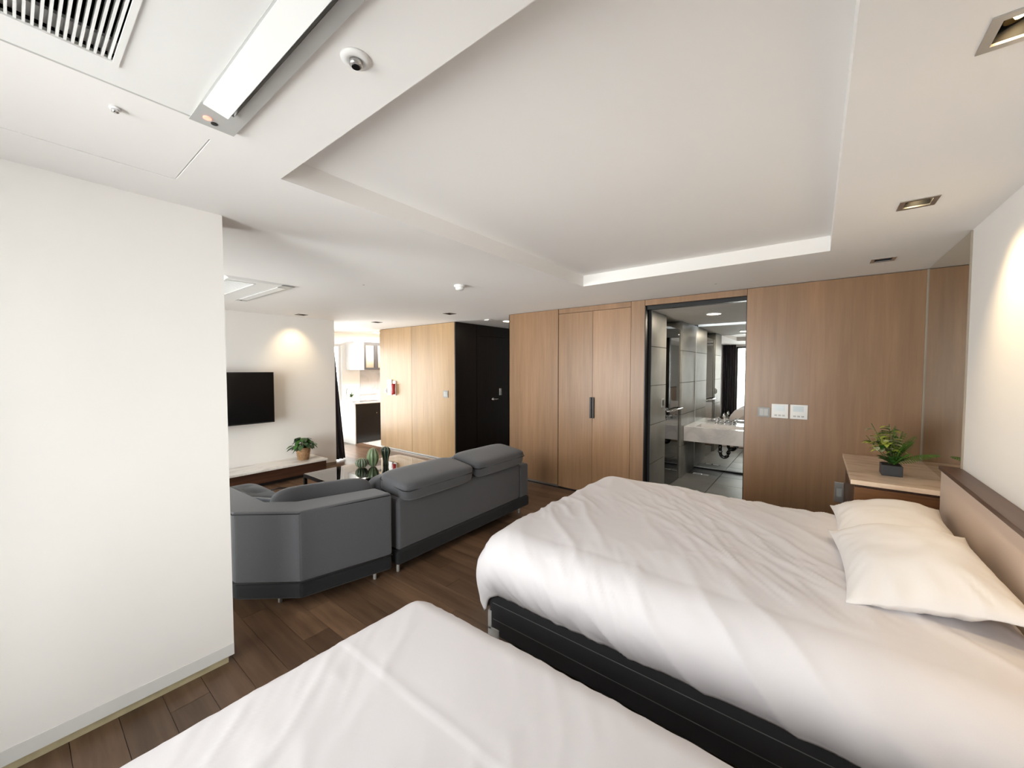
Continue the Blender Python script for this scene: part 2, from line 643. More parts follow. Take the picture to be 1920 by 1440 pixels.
def window(name, axis, pos, a0, a1, z0, z1, mull, matf, label):
    w = bpy.data.objects.new(name, None)
    COL.objects.link(w)
    w['kind'] = 'structure'
    w['label'] = label
    ORG[w.name] = Vector((0, 0, 0))
    f = .05

    def bx(bm, u0, u1, q0, q1, d0, d1):
        if axis == 'y':
            box(bm, u0, u1, pos + d0, pos + d1, q0, q1)
        else:
            box(bm, pos + d0, pos + d1, u0, u1, q0, q1)
    bm = bmesh.new()
    bx(bm, a0, a1, z0, z0 + f, -.13, -.05)
    bx(bm, a0, a1, z1 - f, z1, -.13, -.05)
    bx(bm, a0, a0 + f, z0 + f, z1 - f, -.13, -.05)
    bx(bm, a1 - f, a1, z0 + f, z1 - f, -.13, -.05)
    us = [a0 + f]
    for m_ in mull:
        bx(bm, m_ - f / 2, m_ + f / 2, z0 + f, z1 - f, -.13, -.05)
        us += [m_ - f / 2, m_ + f / 2]
    us.append(a1 - f)
    mk('window_frame', bm, matf, w)
    for i in range(0, len(us), 2):
        bm = bmesh.new()
        bx(bm, us[i], us[i + 1], z0 + f, z1 - f, -.095, -.088)
        mk('pane', bm, M['glass'], w)
    return w


window('window_1', 'y', YF, *WIN1, [-1.3], M['frame_dark'], 'wide bedroom window with dark frame')
window('window_2', 'y', YF, *WIN2, [-4.4], M['frame_dark'], 'wide living room window with dark frame')
bm = bmesh.new()
wall_holes_x(bm, 0.1, 7.6, 0, H, XK - .2, XK, [WIN3])
struct('wall_kitchen', bm, M['paint'], 'white kitchen wall with a window above the sink')
window('window_3', 'x', XK, *WIN3, [1.4, 2.4, 3.4], M['frame_white'], 'bright kitchen window over the counter')

# partition
part_ = struct('wall_partition', B(XP - .22, XP, YF, YP, .045, H), M['paint'], 'white partition wall beside the near bed')
struct('baseboard_partition', B(XP - .20, XP - .02, YF, YP - .02, 0, .045), M['beige'], 'recessed beige base strip of the white partition')
struct('trim_1', B(XP, XP + .003, YF, YP, .045, .105), M['board'], 'flat pale skirting along the white partition')
# tv wall
struct('wall_left', B(XTV - .15, XTV, YF, 3.255, 0, H), M['paint'], 'white wall carrying the television')
struct('baseboard_left', B(XTV, XTV + .008, 2.90, 3.255, 0, .05), M['steel'], 'thin steel skirting at the end of the television wall')
struct('wall_kitchen_side', B(XK, XTV - .15, 0.1, 0.25, 0, H), M['paint'], 'white side wall of the kitchen')
bm = bmesh.new()
wall_holes_y(bm, XK - .2, XR + .2, 0, H, 7.5, 7.6, [])
struct('wall_end', bm, M['paint'], 'white end wall beyond the corridor')

# store block, oak lightened for window light, between kitchen and corridor
stor = struct('wall_store', B(-6.86, -4.745, 4.56, 7.5, 0.0, H), M['shadow_gap'], 'oak veneered store block, coloured as window lit, between the kitchen opening and the entrance corridor')
for (x0, x1) in ((-6.88, -5.882), (-5.876, -4.742)):
    mk('veneer_panel', B(x0, x1, 4.540, 4.562, .03, H - .006), M['lit_wood'], stor)
mk('veneer_panel', B(-6.885, -6.861, 4.562, 7.4, .03, H - .006), M['lit_wood'], stor)
mk('metal_skirting', B(-6.88, -4.742, 4.545, 4.562, 0, .026), M['steel'], stor)
mk('dark_panel', B(-4.746, -4.722, 4.540, 5.05, 0, H - .006), M['dark_wood'], stor)
mk('dark_panel', B(-4.746, -4.722, 6.02, 7.5, 0, H - .006), M['dark_wood'], stor)
mk('dark_panel', B(-4.746, -4.722, 5.055, 6.015, 2.16, H - .006), M['dark_wood'], stor)
dr = struct('door_3', B(-4.742, -4.722, 5.06, 6.01, .005, 2.155), M['dark_wood'], 'black entrance door in the dark corridor')
h_ = bmesh.new()
cyl(h_, (-4.722, 5.46, 1.01), (-4.69, 5.46, 1.01), .026)
tube(h_, [(-4.69, 5.46, 1.01), (-4.672, 5.46, 1.01), (-4.668, 5.49, 1.01), (-4.668, 5.57, 1.008)], .010)
mk('door_handle', h_, M['chrome'], dr, smooth=True)
mk('door_lock', B(-4.722, -4.70, 5.665, 5.72, 1.07, 1.20, bev=.006), M['steel'], dr)

# ------------------------------------------------------------------ timber back wall (y = YW)
WB = YW + .11
wb = bmesh.new()
wall_holes_y(wb, -3.49, XR, 0, H, YW + .022, WB, [(-1.545, -.545, -.01, 2.275)])
wall_back = struct('wall_back', wb, M['shadow_gap'], 'brown timber veneered wall with closet doors and bathroom opening')


def wpanel(x0, x1, z0, z1, y0=YW, mat=None):
    return mk('veneer_panel', B(x0, x1, y0, YW + .022, z0, z1), mat or M['wall_wood'], wall_back)


wpanel(-3.50, -2.680, .028, H - .006, YW - .004)
mk('metal_skirting', B(-3.50, -2.680, YW + .004, YW + .022, 0, .024), M['steel'], wall_back)
wpanel(-2.672, -1.706, 2.284, H - .006)
wpanel(-1.702, -1.545, 0.0, H - .006)
wpanel(-1.541, -.549, 2.282, H - .006)
wpanel(-.545, XR - .001, 0.0, H - .006)
# end return and corridor side of the timber block
mk('veneer_panel', B(-3.50, -3.49, YW - .004, 5.6, 0, H - .006), M['wall_wood'], wall_back)
mk('corridor_lining', B(-3.49, -3.40, WB, 7.5, 0, H), M['paint'], wall_back)
for i, (x0, x1, hx) in enumerate(((-2.672, -2.187, -1), (-2.183, -1.706, 1))):
    d = struct('door_%d' % (i + 1), B(x0, x1, YW, YW + .021, .012, 2.279), M['wall_wood'], 'tall flush veneered closet door with a dark bar handle, %s side of the pair' % ('corridor' if i == 0 else 'bathroom'))
    hx0 = -2.185 + hx * .006
    hb = bmesh.new()
    box(hb, min(hx0, hx0 + hx * .022), max(hx0, hx0 + hx * .022), YW - .022, YW, .955, 1.215, bev=.003)
    mk('door_handle', hb, M['black_metal'], d)
# jamb lining
mk('jamb', B(-1.545, -1.535, YW + .002, WB + .03, 0, 2.275), M['black_metal'], wall_back)
mk('jamb', B(-.555, -.545, YW + .03, WB + .03, 0, 2.275), M['black_metal'], wall_back)
mk('jamb', B(-1.535, -.555, YW + .03, WB, 2.238, 2.275), M['black_metal'], wall_back)

# ------------------------------------------------------------------ bathroom
BZ = 2.24
YB = 6.64


def tiles(parent, axis, pos, sgn, a0, a1, z0, z1, tw, th, mat, t=.008, g=.007):
    a = a0
    while a < a1 - .01:
        b = min(a + tw, a1)
        z = z0
        while z < z1 - .01:
            zz = min(z + th, z1)
            if axis == 'x':
                bm_ = B(min(pos, pos + sgn * t), max(pos, pos + sgn * t), a + g / 2, b - g / 2, z + g / 2, zz - g / 2)
            else:
                bm_ = B(a + g / 2, b - g / 2, min(pos, pos + sgn * t), max(pos, pos + sgn * t), z + g / 2, zz - g / 2)
            mk('tile', bm_, mat, parent)
            z = zz
        a = b


TH = .457
w1 = struct('wall_bathroom_left', B(-1.66, -1.508, WB, 5.10, 0, BZ), M['grout'], 'grey stone tiled bathroom wall just inside the opening')
tiles(w1, 'x', -1.508, 1, WB, 5.10, 0, BZ, .6, TH, M['grey_tile'])
tiles(w1, 'y', 5.10, 1, -1.66, -1.50, 0, BZ, .6, TH, M['grey_tile'])
w2 = struct('wall_bathroom_pier', B(-2.6, -1.508, 5.848, YB + .1, 0, BZ + .1), M['grout'], 'grey stone tiled pier between shower and vanity')
tiles(w2, 'x', -1.508, 1, 5.84, YB, 0, BZ, .8, TH, M['grey_tile'])
tiles(w2, 'y', 5.848, -1, -2.6, -1.50, 0, BZ, .8, TH, M['grey_tile'])
w3 = struct('wall_bathroom_back', B(-1.508, .35, YB, YB + .1, 0, BZ + .1), M['grout'], 'bathroom wall behind the full height mirror')
w4 = struct('wall_bathroom_right', B(.25, .35, WB, YB, 0, BZ + .1), M['grout'], 'grey tiled bathroom wall on the bedside')
tiles(w4, 'x', .25, -1, WB, YB, 0, BZ, .9, TH, M['grey_tile'])
w5 = struct('wall_shower', B(-2.7, -2.6, WB, YB, 0, BZ + .1), M['grout'], 'grey tiled wall at the far side of the shower')
tiles(w5, 'x', -2.6, 1, WB, 5.84, 0, BZ, .9, TH, M['grey_tile'])
bm = bmesh.new()
plate_holes(bm, -2.7, .35, WB, 6.46, BZ, BZ + .06, [])
bc = struct('ceiling_bathroom', bm, M['grey_ceil'], 'lower grey bathroom ceiling with a light slot above the mirror')
mk('slot_back', B(-1.508, .35, 6.40, YB, BZ + .10, BZ + .105), M['white_plastic'], bc)
led = mk('led_strip', B(-1.49, .24, 6.50, 6.56, BZ + .088, BZ + .10), M['led_cove'], org=(-.6, 6.53, BZ + .088))
tag(led, 'cool white LED strip in the ceiling slot over the bathroom mirror', 'light')
bf = struct('floor_bathroom', B(-2.6, .35, YW + .03, YB, -.0095, -.004), M['grout'], 'dark grey tiled bathroom floor')
for fx in range(-3, 3):
    for fy in range(0, 5):
        x0 = -1.073 + fx * .6
        y0 = YW + .06 + fy * .45
        if x0 + .6 < -2.6 or x0 > .25:
            continue
        mk('tile', B(max(x0, -2.6) + .0035, min(x0 + .6, .25) - .0035, y0 + .0035, min(y0 + .45, YB) - .0035, -.004, .004), M['floor_tile'], bf)
mir2 = mk('vanity_mirror', B(-1.497, .24, YB - .012, YB - .002, .035, BZ + .02), M['mirror'], org=(-.6, YB - .01, .035))
tag(mir2, 'full height frameless mirror behind the bathroom vanity', 'mirror')
mk('mirror_edge', B(-1.499, .242, YB - .014, YB - .002, .02, .035), M['steel'], mir2)
mk('mirror_edge', B(-1.4995, -1.493, YB - .016, YB - .002, .035, BZ), M['steel'], mir2)

# vanity: slab with a sunk basin
van = thing('vanity_counter', (-.6, 6.3, .525), 'floating grey marble vanity counter with a sunken basin', 'vanity')
vb = bmesh.new()
BAS = (-1.36, -.72, 6.08, 6.44)
plate_holes(vb, -1.498, .24, 5.985, YB - .016, .525, .735, [BAS])
mk('counter_slab', vb, M['grey_marble'], van)
bb = bmesh.new()
box(bb, BAS[0], BAS[1], BAS[2], BAS[3], .60, .615)
mk('basin_floor', bb, M['grey_marble'], van)
mk('basin_drain', CY((-1.04, 6.26, .615), (-1.04, 6.26, .619), .022), M['chrome'], van)
fa = thing('basin_faucet', (-1.06, 6.52, .735), 'chrome three piece faucet with arched spout and two lever taps on the vanity', 'faucet')
fb = bmesh.new()
cyl(fb, (-1.06, 6.52, .735), (-1.06, 6.52, .76), .028)
tube(fb, [(-1.06, 6.52, .75), (-1.06, 6.52, .85), (-1.06, 6.505, .885), (-1.06, 6.47, .902), (-1.06, 6.43, .89), (-1.06, 6.41, .86)], [.016, .015, .014, .014, .013, .013])
mk('spout', fb, M['chrome'], fa, smooth=True)
for sx in (-1, 1):
    tb = bmesh.new()
    bx_ = -1.06 + sx * .105
    cyl(tb, (bx_, 6.52, .735), (bx_, 6.52, .755), .025)
    cyl(tb, (bx_, 6.52, .755), (bx_, 6.52, .80), .015)
    tube(tb, [(bx_, 6.52, .80), (bx_ + sx * .03, 6.515, .806), (bx_ + sx * .07, 6.51, .815)], [.013, .009, .008])
    mk('tap', tb, M['chrome'], fa, smooth=True)
tr = thing('drain_trap', (-1.04, 6.3, .30), 'dark chrome curved drain trap hanging under the vanity', 'pipe')
tb = bmesh.new()
pts = [(-1.07, 6.28, .525), (-1.07, 6.28, .36)]
for k in range(0, 9):
    a = math.pi + math.pi * k / 8
    pts.append((-1.02 + .05 * math.cos(a), 6.30, .345 + .055 * math.sin(a)))
for k in range(1, 7):
    a = math.pi - math.pi * .5 * k / 6
    pts.append((-.92 + .05 * math.cos(a), 6.33, .37 + .05 * math.sin(a)))
pts += [(-.90, 6.40, .42), (-.895, 6.50, .42), (-.895, 6.624, .42)]
tube(tb, pts, .022, 12)
mk('pipe_bend', tb, plain('dark_chrome', (.10, .10, .105), .12, 1.0), tr, smooth=True)
for p in ((-1.07, 6.28, .49), (-1.07, 6.28, .375), (-.97, 6.32, .36), (-.90, 6.42, .42)):
    tb = bmesh.new()
    cyl(tb, (p[0], p[1], p[2] - .012), (p[0], p[1], p[2] + .012), .030)
    mk('slip_nut', tb, M['chrome'], tr, smooth=True)
fd = thing('floor_drain', (-1.30, 6.25, .004), 'slim steel floor drain set in the bathroom tiles under the vanity', 'drain')
fdm = bmesh.new()
plate_holes(fdm, -1.42, -1.19, 6.21, 6.29, .0035, .008, [(-1.40, -1.315, 6.225, 6.275), (-1.295, -1.21, 6.225, 6.275)])
mk('drain_frame', fdm, M['chrome'], fd)
for k in range(2):
    mk('drain_grate', B(-1.40 + k * .105, -1.315 + k * .105, 6.225, 6.275, .0035, .006), M['white_plastic'], fd)
# shower glass door with towel bar
sd = thing('shower_door', (-1.52, 5.47, .01), 'clear glass shower door with chrome towel bar', 'door')
mk('glass_panel', B(-1.53, -1.522, 5.12, 5.835, .012, 2.12), M['shower_glass'], sd)
mk('edge_profile', B(-1.534, -1.518, 5.112, 5.122, .012, 2.12), M['steel'], sd)
tb = bmesh.new()
tube(tb, [(-1.522, 5.17, 1.02), (-1.485, 5.17, 1.02), (-1.475, 5.19, 1.02), (-1.475, 5.79, 1.02), (-1.485, 5.81, 1.02), (-1.522, 5.81, 1.02)], .010)
mk('towel_bar', tb, M['chrome'], sd, smooth=True)
# small plates in the shower and on the tile wall
for k, (xx, zz, lab) in enumerate(((-1.62, 1.90, 'upper small framed plate on the pier wall inside the shower'), (-1.62, 1.66, 'lower small framed plate on the pier wall inside the shower'), (-1.82, 1.84, 'upper plain plate on the pier wall inside the shower'), (-1.82, 1.64, 'lower plain plate on the pier wall inside the shower'))):
    t = thing('wall_plate', (xx, 5.835, zz - .06), lab, 'wall plate')
    mk('plate', B(xx - .035, xx + .035, 5.826, 5.839, zz - .06, zz + .06, bev=.003), M['white_plastic'], t)
    if k < 2:
        mk('insert', B(xx - .02, xx + .02, 5.822, 5.826, zz - .04, zz + .04), M['grey_plastic'], t)
t = thing('light_switch', (-1.5, 4.98, 1.10), 'steel framed light switch on the grey bathroom tiles', 'switch')
mk('switch_frame', B(-1.5, -1.492, 4.93, 5.01, 1.09, 1.20, bev=.002), M['steel'], t)
mk('rocker', B(-1.492, -1.488, 4.945, 4.995, 1.11, 1.18), M['black_plastic'], t)


# ------------------------------------------------------------------ lights in the ceilings
def spot_light(loc, target, power, size=84, blend=1.0, col=(1, .74, .42)):
    l = bpy.data.lights.new('downlight_beam', 'SPOT')
    l.energy = power
    l.color = col
    l.spot_size = math.radians(size)
    l.spot_blend = blend
    l.shadow_soft_size = .035
    o = bpy.data.objects.new('downlight_beam', l)
    o.location = loc
    d = Vector(target) - Vector(loc)
    o.rotation_euler = d.to_track_quat('-Z', 'Y').to_euler()
    COL.objects.link(o)


def downlight(x, y, lit, side, label, group, power=14):
    t = thing('recessed_downlight', (x, y, H), label, 'downlight', group)
    bm = bmesh.new()
    plate_holes(bm, x - DL, x + DL, y - DL, y + DL, H - .004, H + .002, [(x - .046, x + .046, y - .046, y + .046)])
    mk('trim_frame', bm, M['steel'] if side > 0 else M['black_metal'], t)
    bm = bmesh.new()
    box(bm, x - .052, x + .052, y - .052, y + .052, H + .085, H + .088)
    wall_holes_x(bm, y - .052, y + .052, H + .002, H + .085, x - .052, x - .049, [])
    wall_holes_x(bm, y - .052, y + .052, H + .002, H + .085, x + .049, x + .052, [])
    wall_holes_y(bm, x - .049, x + .049, H + .002, H + .085, y - .052, y - .049, [])
    wall_holes_y(bm, x - .049, x + .049, H + .002, H + .085, y + .049, y + .052, [])
    mk('housing', bm, M['black_plastic'], t)
    ax = Vector((side * .45, 0, -1)).normalized()
    c = Vector((x - side * .006, y, H + .045))
    bm = bmesh.new()
    cyl(bm, c - ax * .024, c + ax * .012, .024, .038, 20)
    rf = mk('reflector', bm, M['gold'] if lit else M['black_metal'], t, smooth=False)
    mk('lamp', CY(tuple(c + ax * .0125), tuple(c + ax * .016), .022, n=20), M['lamp_warm'] if lit else M['grey_plastic'], t)
    if lit:
        p = Vector((x + side * .02, y, H - .006))
        spot_light(p, p + Vector((side * .40, 0, -1.0)), power)


downlight(*SPOTS[0], 1, 'lit square steel downlight in the ceiling over the bed pillows, away from the timber wall', 'downlights along the headboard wall', 32)
downlight(*SPOTS[1], 1, 'lit square steel downlight, the middle one along the headboard wall', 'downlights along the headboard wall', 32)
downlight(*SPOTS[2], 1, 'unlit square steel downlight next to the timber wall above the bedside plant', 'downlights along the headboard wall')
downlight(*SPOTS2[0], -1, 'dark square downlight shining a warm patch on the television wall', 'downlights in the living room', 19)
downlight(*SPOTS2[1], -1, 'small dark unlit downlight by the kitchen opening', 'downlights in the living room')
downlight(*SPOTS2[2], -1, 'small dark unlit downlight in front of the veneered store block', 'downlights in the living room')


def disc_light(x, y, z, r, label, power):
    t = thing('round_ceiling_light', (x, y, z), label, 'ceiling light')
    bm = bmesh.new()
    lathe(bm, (x, y, z), [(r, 0), (r, -.006), (r * .93, -.010), (r * .90, -.008)], 32, capb=False, capt=False)
    mk('rim', bm, M['white_plastic'], t, smooth=True)
    mk('diffuser', CY((x, y, z - .0015), (x, y, z - .008), r * .91, n=32), M['lamp_disc'], t)
    l = bpy.data.lights.new('disc_glow', 'AREA')
    l.shape = 'DISK'
    l.size = r * 1.8
    l.energy = power
    l.color = (1, .85, .66)
    o = bpy.data.objects.new('disc_glow', l)
    o.location = (x, y, z - .012)
    COL.objects.link(o)


disc_light(-1.0, 5.28, BZ, .085, 'round warm ceiling light glowing in the bathroom', 26)
disc_light(-4.0, 5.02, H, .085, 'round warm ceiling light glowing in the entrance corridor', 2)

def fill_panel(x, y, z, sx, sy, label, power):
    t = thing('added_fill_panel', (x, y, z), label, 'ceiling light')
    bm = bmesh.new()
    plate_holes(bm, x - sx / 2, x + sx / 2, y - sy / 2, y + sy / 2, z - .02, z, [(x - sx / 2 + .02, x + sx / 2 - .02, y - sy / 2 + .02, y + sy / 2 - .02)])
    mk('frame', bm, M['white_plastic'], t)
    mk('diffuser', B(x - sx / 2 + .02, x + sx / 2 - .02, y - sy / 2 + .02, y + sy / 2 - .02, z - .014, z - .001), M['led_cove'], t)
    l = bpy.data.lights.new('fill_glow', 'AREA')
    l.shape = 'RECTANGLE'
    l.size, l.size_y = sx, sy
    l.energy = power
    l.color = (1, .97, .92)
    o = bpy.data.objects.new('fill_glow', l)
    o.location = (x, y, z - .024)
    COL.objects.link(o)


fill_panel(-7.15, 5.35, H, .6, 1.2, 'added rectangular fill light on the kitchen aisle ceiling', 62)  # unseen fixture, added to brighten a kitchen that came out too dark

# ceiling fittings
t = thing('smoke_detector', (-2.657, 2.614, H - .05), 'round white smoke detector on the ceiling over the sofa', 'smoke detector')
bm = bmesh.new()
lathe(bm, (-2.657, 2.614, H), [(.052, 0), (.052, -.014), (.044, -.018)], 28)
mk('mount', bm, M['white_plastic'], t, smooth=True)
bm = bmesh.new()
lathe(bm, (-2.657, 2.614, H), [(.040, -.016), (.041, -.028), (.036, -.040), (.022, -.046)], 28)
mk('sensor_cap', bm, M['white_plastic'], t, smooth=True)
t = thing('ceiling_sensor', (-.938, .561, H - .02), 'round white ceiling sensor with a dark lens near the tray edge', 'sensor')
bm = bmesh.new()
lathe(bm, (-.938, .561, H), [(.037, 0), (.036, -.004), (.022, -.008), (.019, -.006)], 32)
mk('base_ring', bm, M['white_plastic'], t, smooth=True)
bm = bmesh.new()
lathe(bm, (-.938, .561, H), [(.016, -.006), (.016, -.016), (.012, -.020)], 24)
mk('lens_barrel', bm, M['steel'], t, smooth=True)
mk('lens', CY((-.938, .561, H - .019), (-.938, .561, H - .022), .010, n=20), M['black_gloss'], t)
t = thing('sprinkler_cap', (-1.685, .218, H - .01), 'small chrome sprinkler head on the ceiling access panel edge', 'sprinkler')
bm = bmesh.new()
lathe(bm, (-1.685, .218, H), [(.014, 0), (.014, -.003), (.011, -.004)], 20)
mk('rosette', bm, M['white_plastic'], t, smooth=True)
bm = bmesh.new()
lathe(bm, (-1.685, .218, H), [(.009, -.003), (.009, -.012), (.003, -.015)], 20)
mk('head', bm, M['chrome'], t, smooth=True)
for (x, y, lab) in ((-4.12, 4.67, 'small white motion sensor on the corridor ceiling'),):
    t = thing('motion_sensor', (x, y, H - .02), lab, 'sensor')
    mk('sensor_body', B(x - .05, x + .05, y - .03, y + .03, H - .018, H, bev=.004), M['white_plastic'], t)
    mk('lens', CY((x, y, H - .018), (x, y, H - .026), .018, .012), M['grey_plastic'], t)
for (x, y, lab) in ((-.75, 4.02, 'tiny ceiling vent dot in front of the bathroom opening'), (-3.35, 2.05, 'tiny ceiling vent dot beside the living room cassette')):
    o = mk('ceiling_dot', CY((x, y, H), (x, y, H - .003), .010, .008, n=12), M['grey_plastic'], org=(x, y, H - .003))
    tag(o, lab, 'ceiling cap')


# ------------------------------------------------------------------ ceiling cassettes
def cassette(x0, x1, y0, y1, label, open_flap):
    t = thing('ceiling_air_conditioner', ((x0 + x1) / 2, (y0 + y1) / 2, H - .03), label, 'air conditioner', 'ceiling air conditioners')
    z = H - .012
    gy0, gy1 = y0 + .045, y0 + .26          # intake
    oy0, oy1 = y1 - .118, y1 - .040          # outlet
    gx0, gx1 = x0 + .14, x1 - .14
    # rim: bevelled frame
    bm = bmesh.new()
    plate_holes(bm, x0 + .03, x1 - .03, y0 + .03, y1 - .012, z, z + .011, [(gx0, gx1, gy0, gy1), (gx0 - .02, gx1 + .02, oy0, oy1)])
    mk('face_panel', bm, M['white_plastic'], t)
    bm = bmesh.new()
    o_ = [bm.verts.new((a, b, H - .001)) for a, b in ((x0, y0), (x1, y0), (x1, y1), (x0, y1))]
    i_ = [bm.verts.new((a, b, z + .001)) for a, b in ((x0 + .03, y0 + .03), (x1 - .03, y0 + .03), (x1 - .03, y1 - .012), (x0 + .03, y1 - .012))]
    for k in range(4):
        bm.faces.new((o_[k], o_[(k + 1) % 4], i_[(k + 1) % 4], i_[k]))
    mk('bevelled_rim', bm, M['grey_plastic'] if open_flap else M['white_plastic'], t)
    # dark inside
    bm = bmesh.new()
    box(bm, x0 + .07, x1 - .07, y0 + .06, y1 - .06, H + .16, H + .17)
    wall_holes_y(bm, x0 + .07, x1 - .07, H - .006, H + .16, y0 + .055, y0 + .06, [])
    wall_holes_y(bm, x0 + .07, x1 - .07, H - .006, H + .16, (gy1 + oy0) / 2, (gy1 + oy0) / 2 + .01, [])
    wall_holes_x(bm, y0 + .055, y1 - .055, H - .006, H + .16, x0 + .065, x0 + .07, [])
    wall_holes_x(bm, y0 + .055, y1 - .055, H - .006, H + .16, x1 - .07, x1 - .065, [])
    mk('casing', bm, M['black_plastic'], t)
    # intake grille
    n = 17
    gf = bmesh.new()
    plate_holes(gf, gx0 - .012, gx1 + .012, gy0 - .012, gy1 + .008, z - .004, z + .002, [(gx0 + .004, gx1 - .004, gy0 + .004, gy1 - .004)])
    g = mk('grille_frame', gf, M['white_plastic'], t)
    for k in range(n):
        yy = gy0 + .010 + (gy1 - gy0 - .02) * k / (n - 1)
        mk('grille_slat', B(gx0 + .002, gx1 - .002, yy - .0024, yy + .0024, z, z + .016), M['white_plastic'], g)
    mk('grille_ledge', B(gx0, gx0 + .055, gy0, gy1, z + .020, z + .028), M['white_plastic'], g)
    # outlet recess and flap
    bm = bmesh.new()
    wall_holes_y(bm, gx0 - .02, gx1 + .02, z + .01, z + .07, oy0 - .004, oy0, [])
    wall_holes_y(bm, gx0 - .02, gx1 + .02, z + .01, z + .07, oy1 - .003, oy1 + .002, [])
    box(bm, gx0 - .02, gx1 + .02, oy0, oy1, z + .07, z + .074)
    mk('outlet_duct', bm, M['grey_plastic'], t)
    bm = bmesh.new()
    plate_holes(bm, x0 + .012, x1 - .012, oy0 - .006, y1 - .006, z - .0025, z - .0005, [(gx0 - .01, gx1 + .01, oy0 + .002, oy1)])
    mk('outlet_surround', bm, M['grey_plastic'], t)
    fl = bmesh.new()
    w = .062
    if open_flap:
        a = math.radians(13)
        hy, hz = oy0 - .002, z - .008
        sgn = 1
        for (u, v) in ((0, 0),):
            p = [(hy, hz), (hy + w * math.cos(a), hz - w * math.sin(a))]
            d_ = Vector((0, math.sin(a), math.cos(a))) * .006
            vs = []
            for xx in (gx0 + .0, gx1 - .0):
                for (yy, zz) in p:
                    vs.append(fl.verts.new((xx, yy, zz)))
                    vs.append(fl.verts.new((xx, yy + d_.y, zz + d_.z)))
            a0, a1, b0, b1, c0, c1, d0, d1 = vs
            for f in ((a0, b0, b1, a1), (c0, d0, d1, c1), (a0, c0, d0, b0), (a1, c1, d1, b1), (a0, c0, c1, a1), (b0, d0, d1, b1)):
                fl.faces.new(f)
    else:
        box(fl, gx0 - .015, gx1 + .015, oy0 + .004, oy1 + .004, z - .006, z + .0, bev=.002)
    mk('air_flap', fl, M['white_plastic'], t)
    mk('indicator', CY((x0 + .062, y1 - .090, z - .002), (x0 + .062, y1 - .090, z - .005), .011), M['led_red'] if open_flap else M['grey_plastic'], t)
    mk('receiver', CY((x0 + .045, y1 - .068, z - .002), (x0 + .045, y1 - .068, z - .005), .009), M['black_plastic'], t)
    return t


cassette(*AC1, 'white ceiling air conditioner with open flap and red indicator above the near bed', True)
cassette(*AC2, 'white ceiling air conditioner with closed flap over the living room', False)


# ------------------------------------------------------------------ curtains
def curtain_sheet(bm, fpos, n_u=120, n_v=14, th=.006):
    """fpos(u,v)->Vector, thin sheet with thickness from its normal"""
    g = [[bm.verts.new(fpos(i / n_u, j / n_v)) for j in range(n_v + 1)] for i in range(n_u + 1)]
    for i in range(n_u):
        for j in range(n_v):
            bm.faces.new((g[i][j], g[i + 1][j], g[i + 1][j + 1], g[i][j + 1]))
    bmesh.ops.recalc_face_normals(bm, faces=bm.faces)
    bmesh.ops.solidify(bm, geom=list(bm.faces), thickness=th)


def drape(x0, x1, folds, amp):
    def f(u, v):
        return Vector((x0 + (x1 - x0) * u, YF + .09 + amp * math.sin(u * folds * 2 * math.pi) * (.6 + .4 * v), .02 + (H - .03) * (1 - v)))
    return f


bm = bmesh.new()
curtain_sheet(bm, drape(-2.40, -2.04, 5, .035))
o = mk('window_curtain', bm, M['curtain'], smooth=True, org=(-2.2, YF + .09, .02))
tag(o, 'dark curtain gathered beside the bedroom window, seen in the bathroom mirror', 'curtain')


def tilt_curtain(u, v):
    z = .02 + 2.32 * (1 - v)
    yend = 3.545 - .088 * z
    yst = 3.16
    return Vector((XTV - .24 + .022 * math.sin(u * 5 * 2 * math.pi), yst + (yend - yst) * u, z))


bm = bmesh.new()
curtain_sheet(bm, tilt_curtain, 70, 14)
o = mk('divider_curtain', bm, M['curtain'], smooth=True, org=(XTV - .24, 3.35, .02))
tag(o, 'dark purple grey curtain hanging at the end of the television wall', 'curtain')

# ------------------------------------------------------------------ switches on the timber wall and the store block
t = thing('light_switch', (-.386, YW, 1.11), 'steel light switch with two rockers beside the thermostats on the timber wall', 'switch')
mk('switch_frame', B(-.437, -.336, YW - .009, YW, 1.108, 1.200, bev=.002), M['switch_metal'], t)
for k in range(2):
    mk('rocker', B(-.420 + k * .035, -.388 + k * .035, YW - .013, YW - .008, 1.122, 1.186), M['grey_plastic'], t)
for k, (x0, lab) in enumerate(((-.325, 'white square thermostat beside the steel switch on the timber wall'), (-.181, 'white square thermostat on the bedside of the pair on the timber wall'))):
    t = thing('thermostat', (x0 + .065, YW, 1.106), lab, 'thermostat', 'thermostats on the timber wall')
    mk('thermostat_body', B(x0, x0 + .130, YW - .014, YW, 1.106, 1.238, bev=.003), M['white_plastic'], t)
    mk('display', B(x0 + .022, x0 + .100, YW - .0155, YW - .013, 1.175, 1.224), M['pale_screen'], t)
    for q in range(3):
        mk('button', B(x0 + .024 + q * .03, x0 + .044 + q * .03, YW - .0165, YW - .013, 1.124, 1.138), M['grey_plastic'], t)
t = thing('light_switch', (-4.96, 4.54, 1.08), 'steel light switch on the veneered store block by the corridor', 'switch')
mk('switch_frame', B(-5.02, -4.90, 4.531, 4.54, 1.08, 1.20, bev=.002), M['switch_metal'], t)
mk('rocker', B(-5.00, -4.963, 4.527, 4.532, 1.10, 1.18), M['grey_plastic'], t)
mk('rocker', B(-4.957, -4.92, 4.527, 4.532, 1.10, 1.18), M['grey_plastic'], t)
t = thing('intercom', (-6.54, 4.54, 1.06), 'white wall intercom on the veneered store block', 'intercom')
mk('intercom_body', B(-6.61, -6.47, 4.515, 4.54, 1.06, 1.36, bev=.006), M['white_plastic'], t)
mk('handset_strip', B(-6.495, -6.475, 4.510, 4.516, 1.08, 1.18), M['grey_plastic'], t)
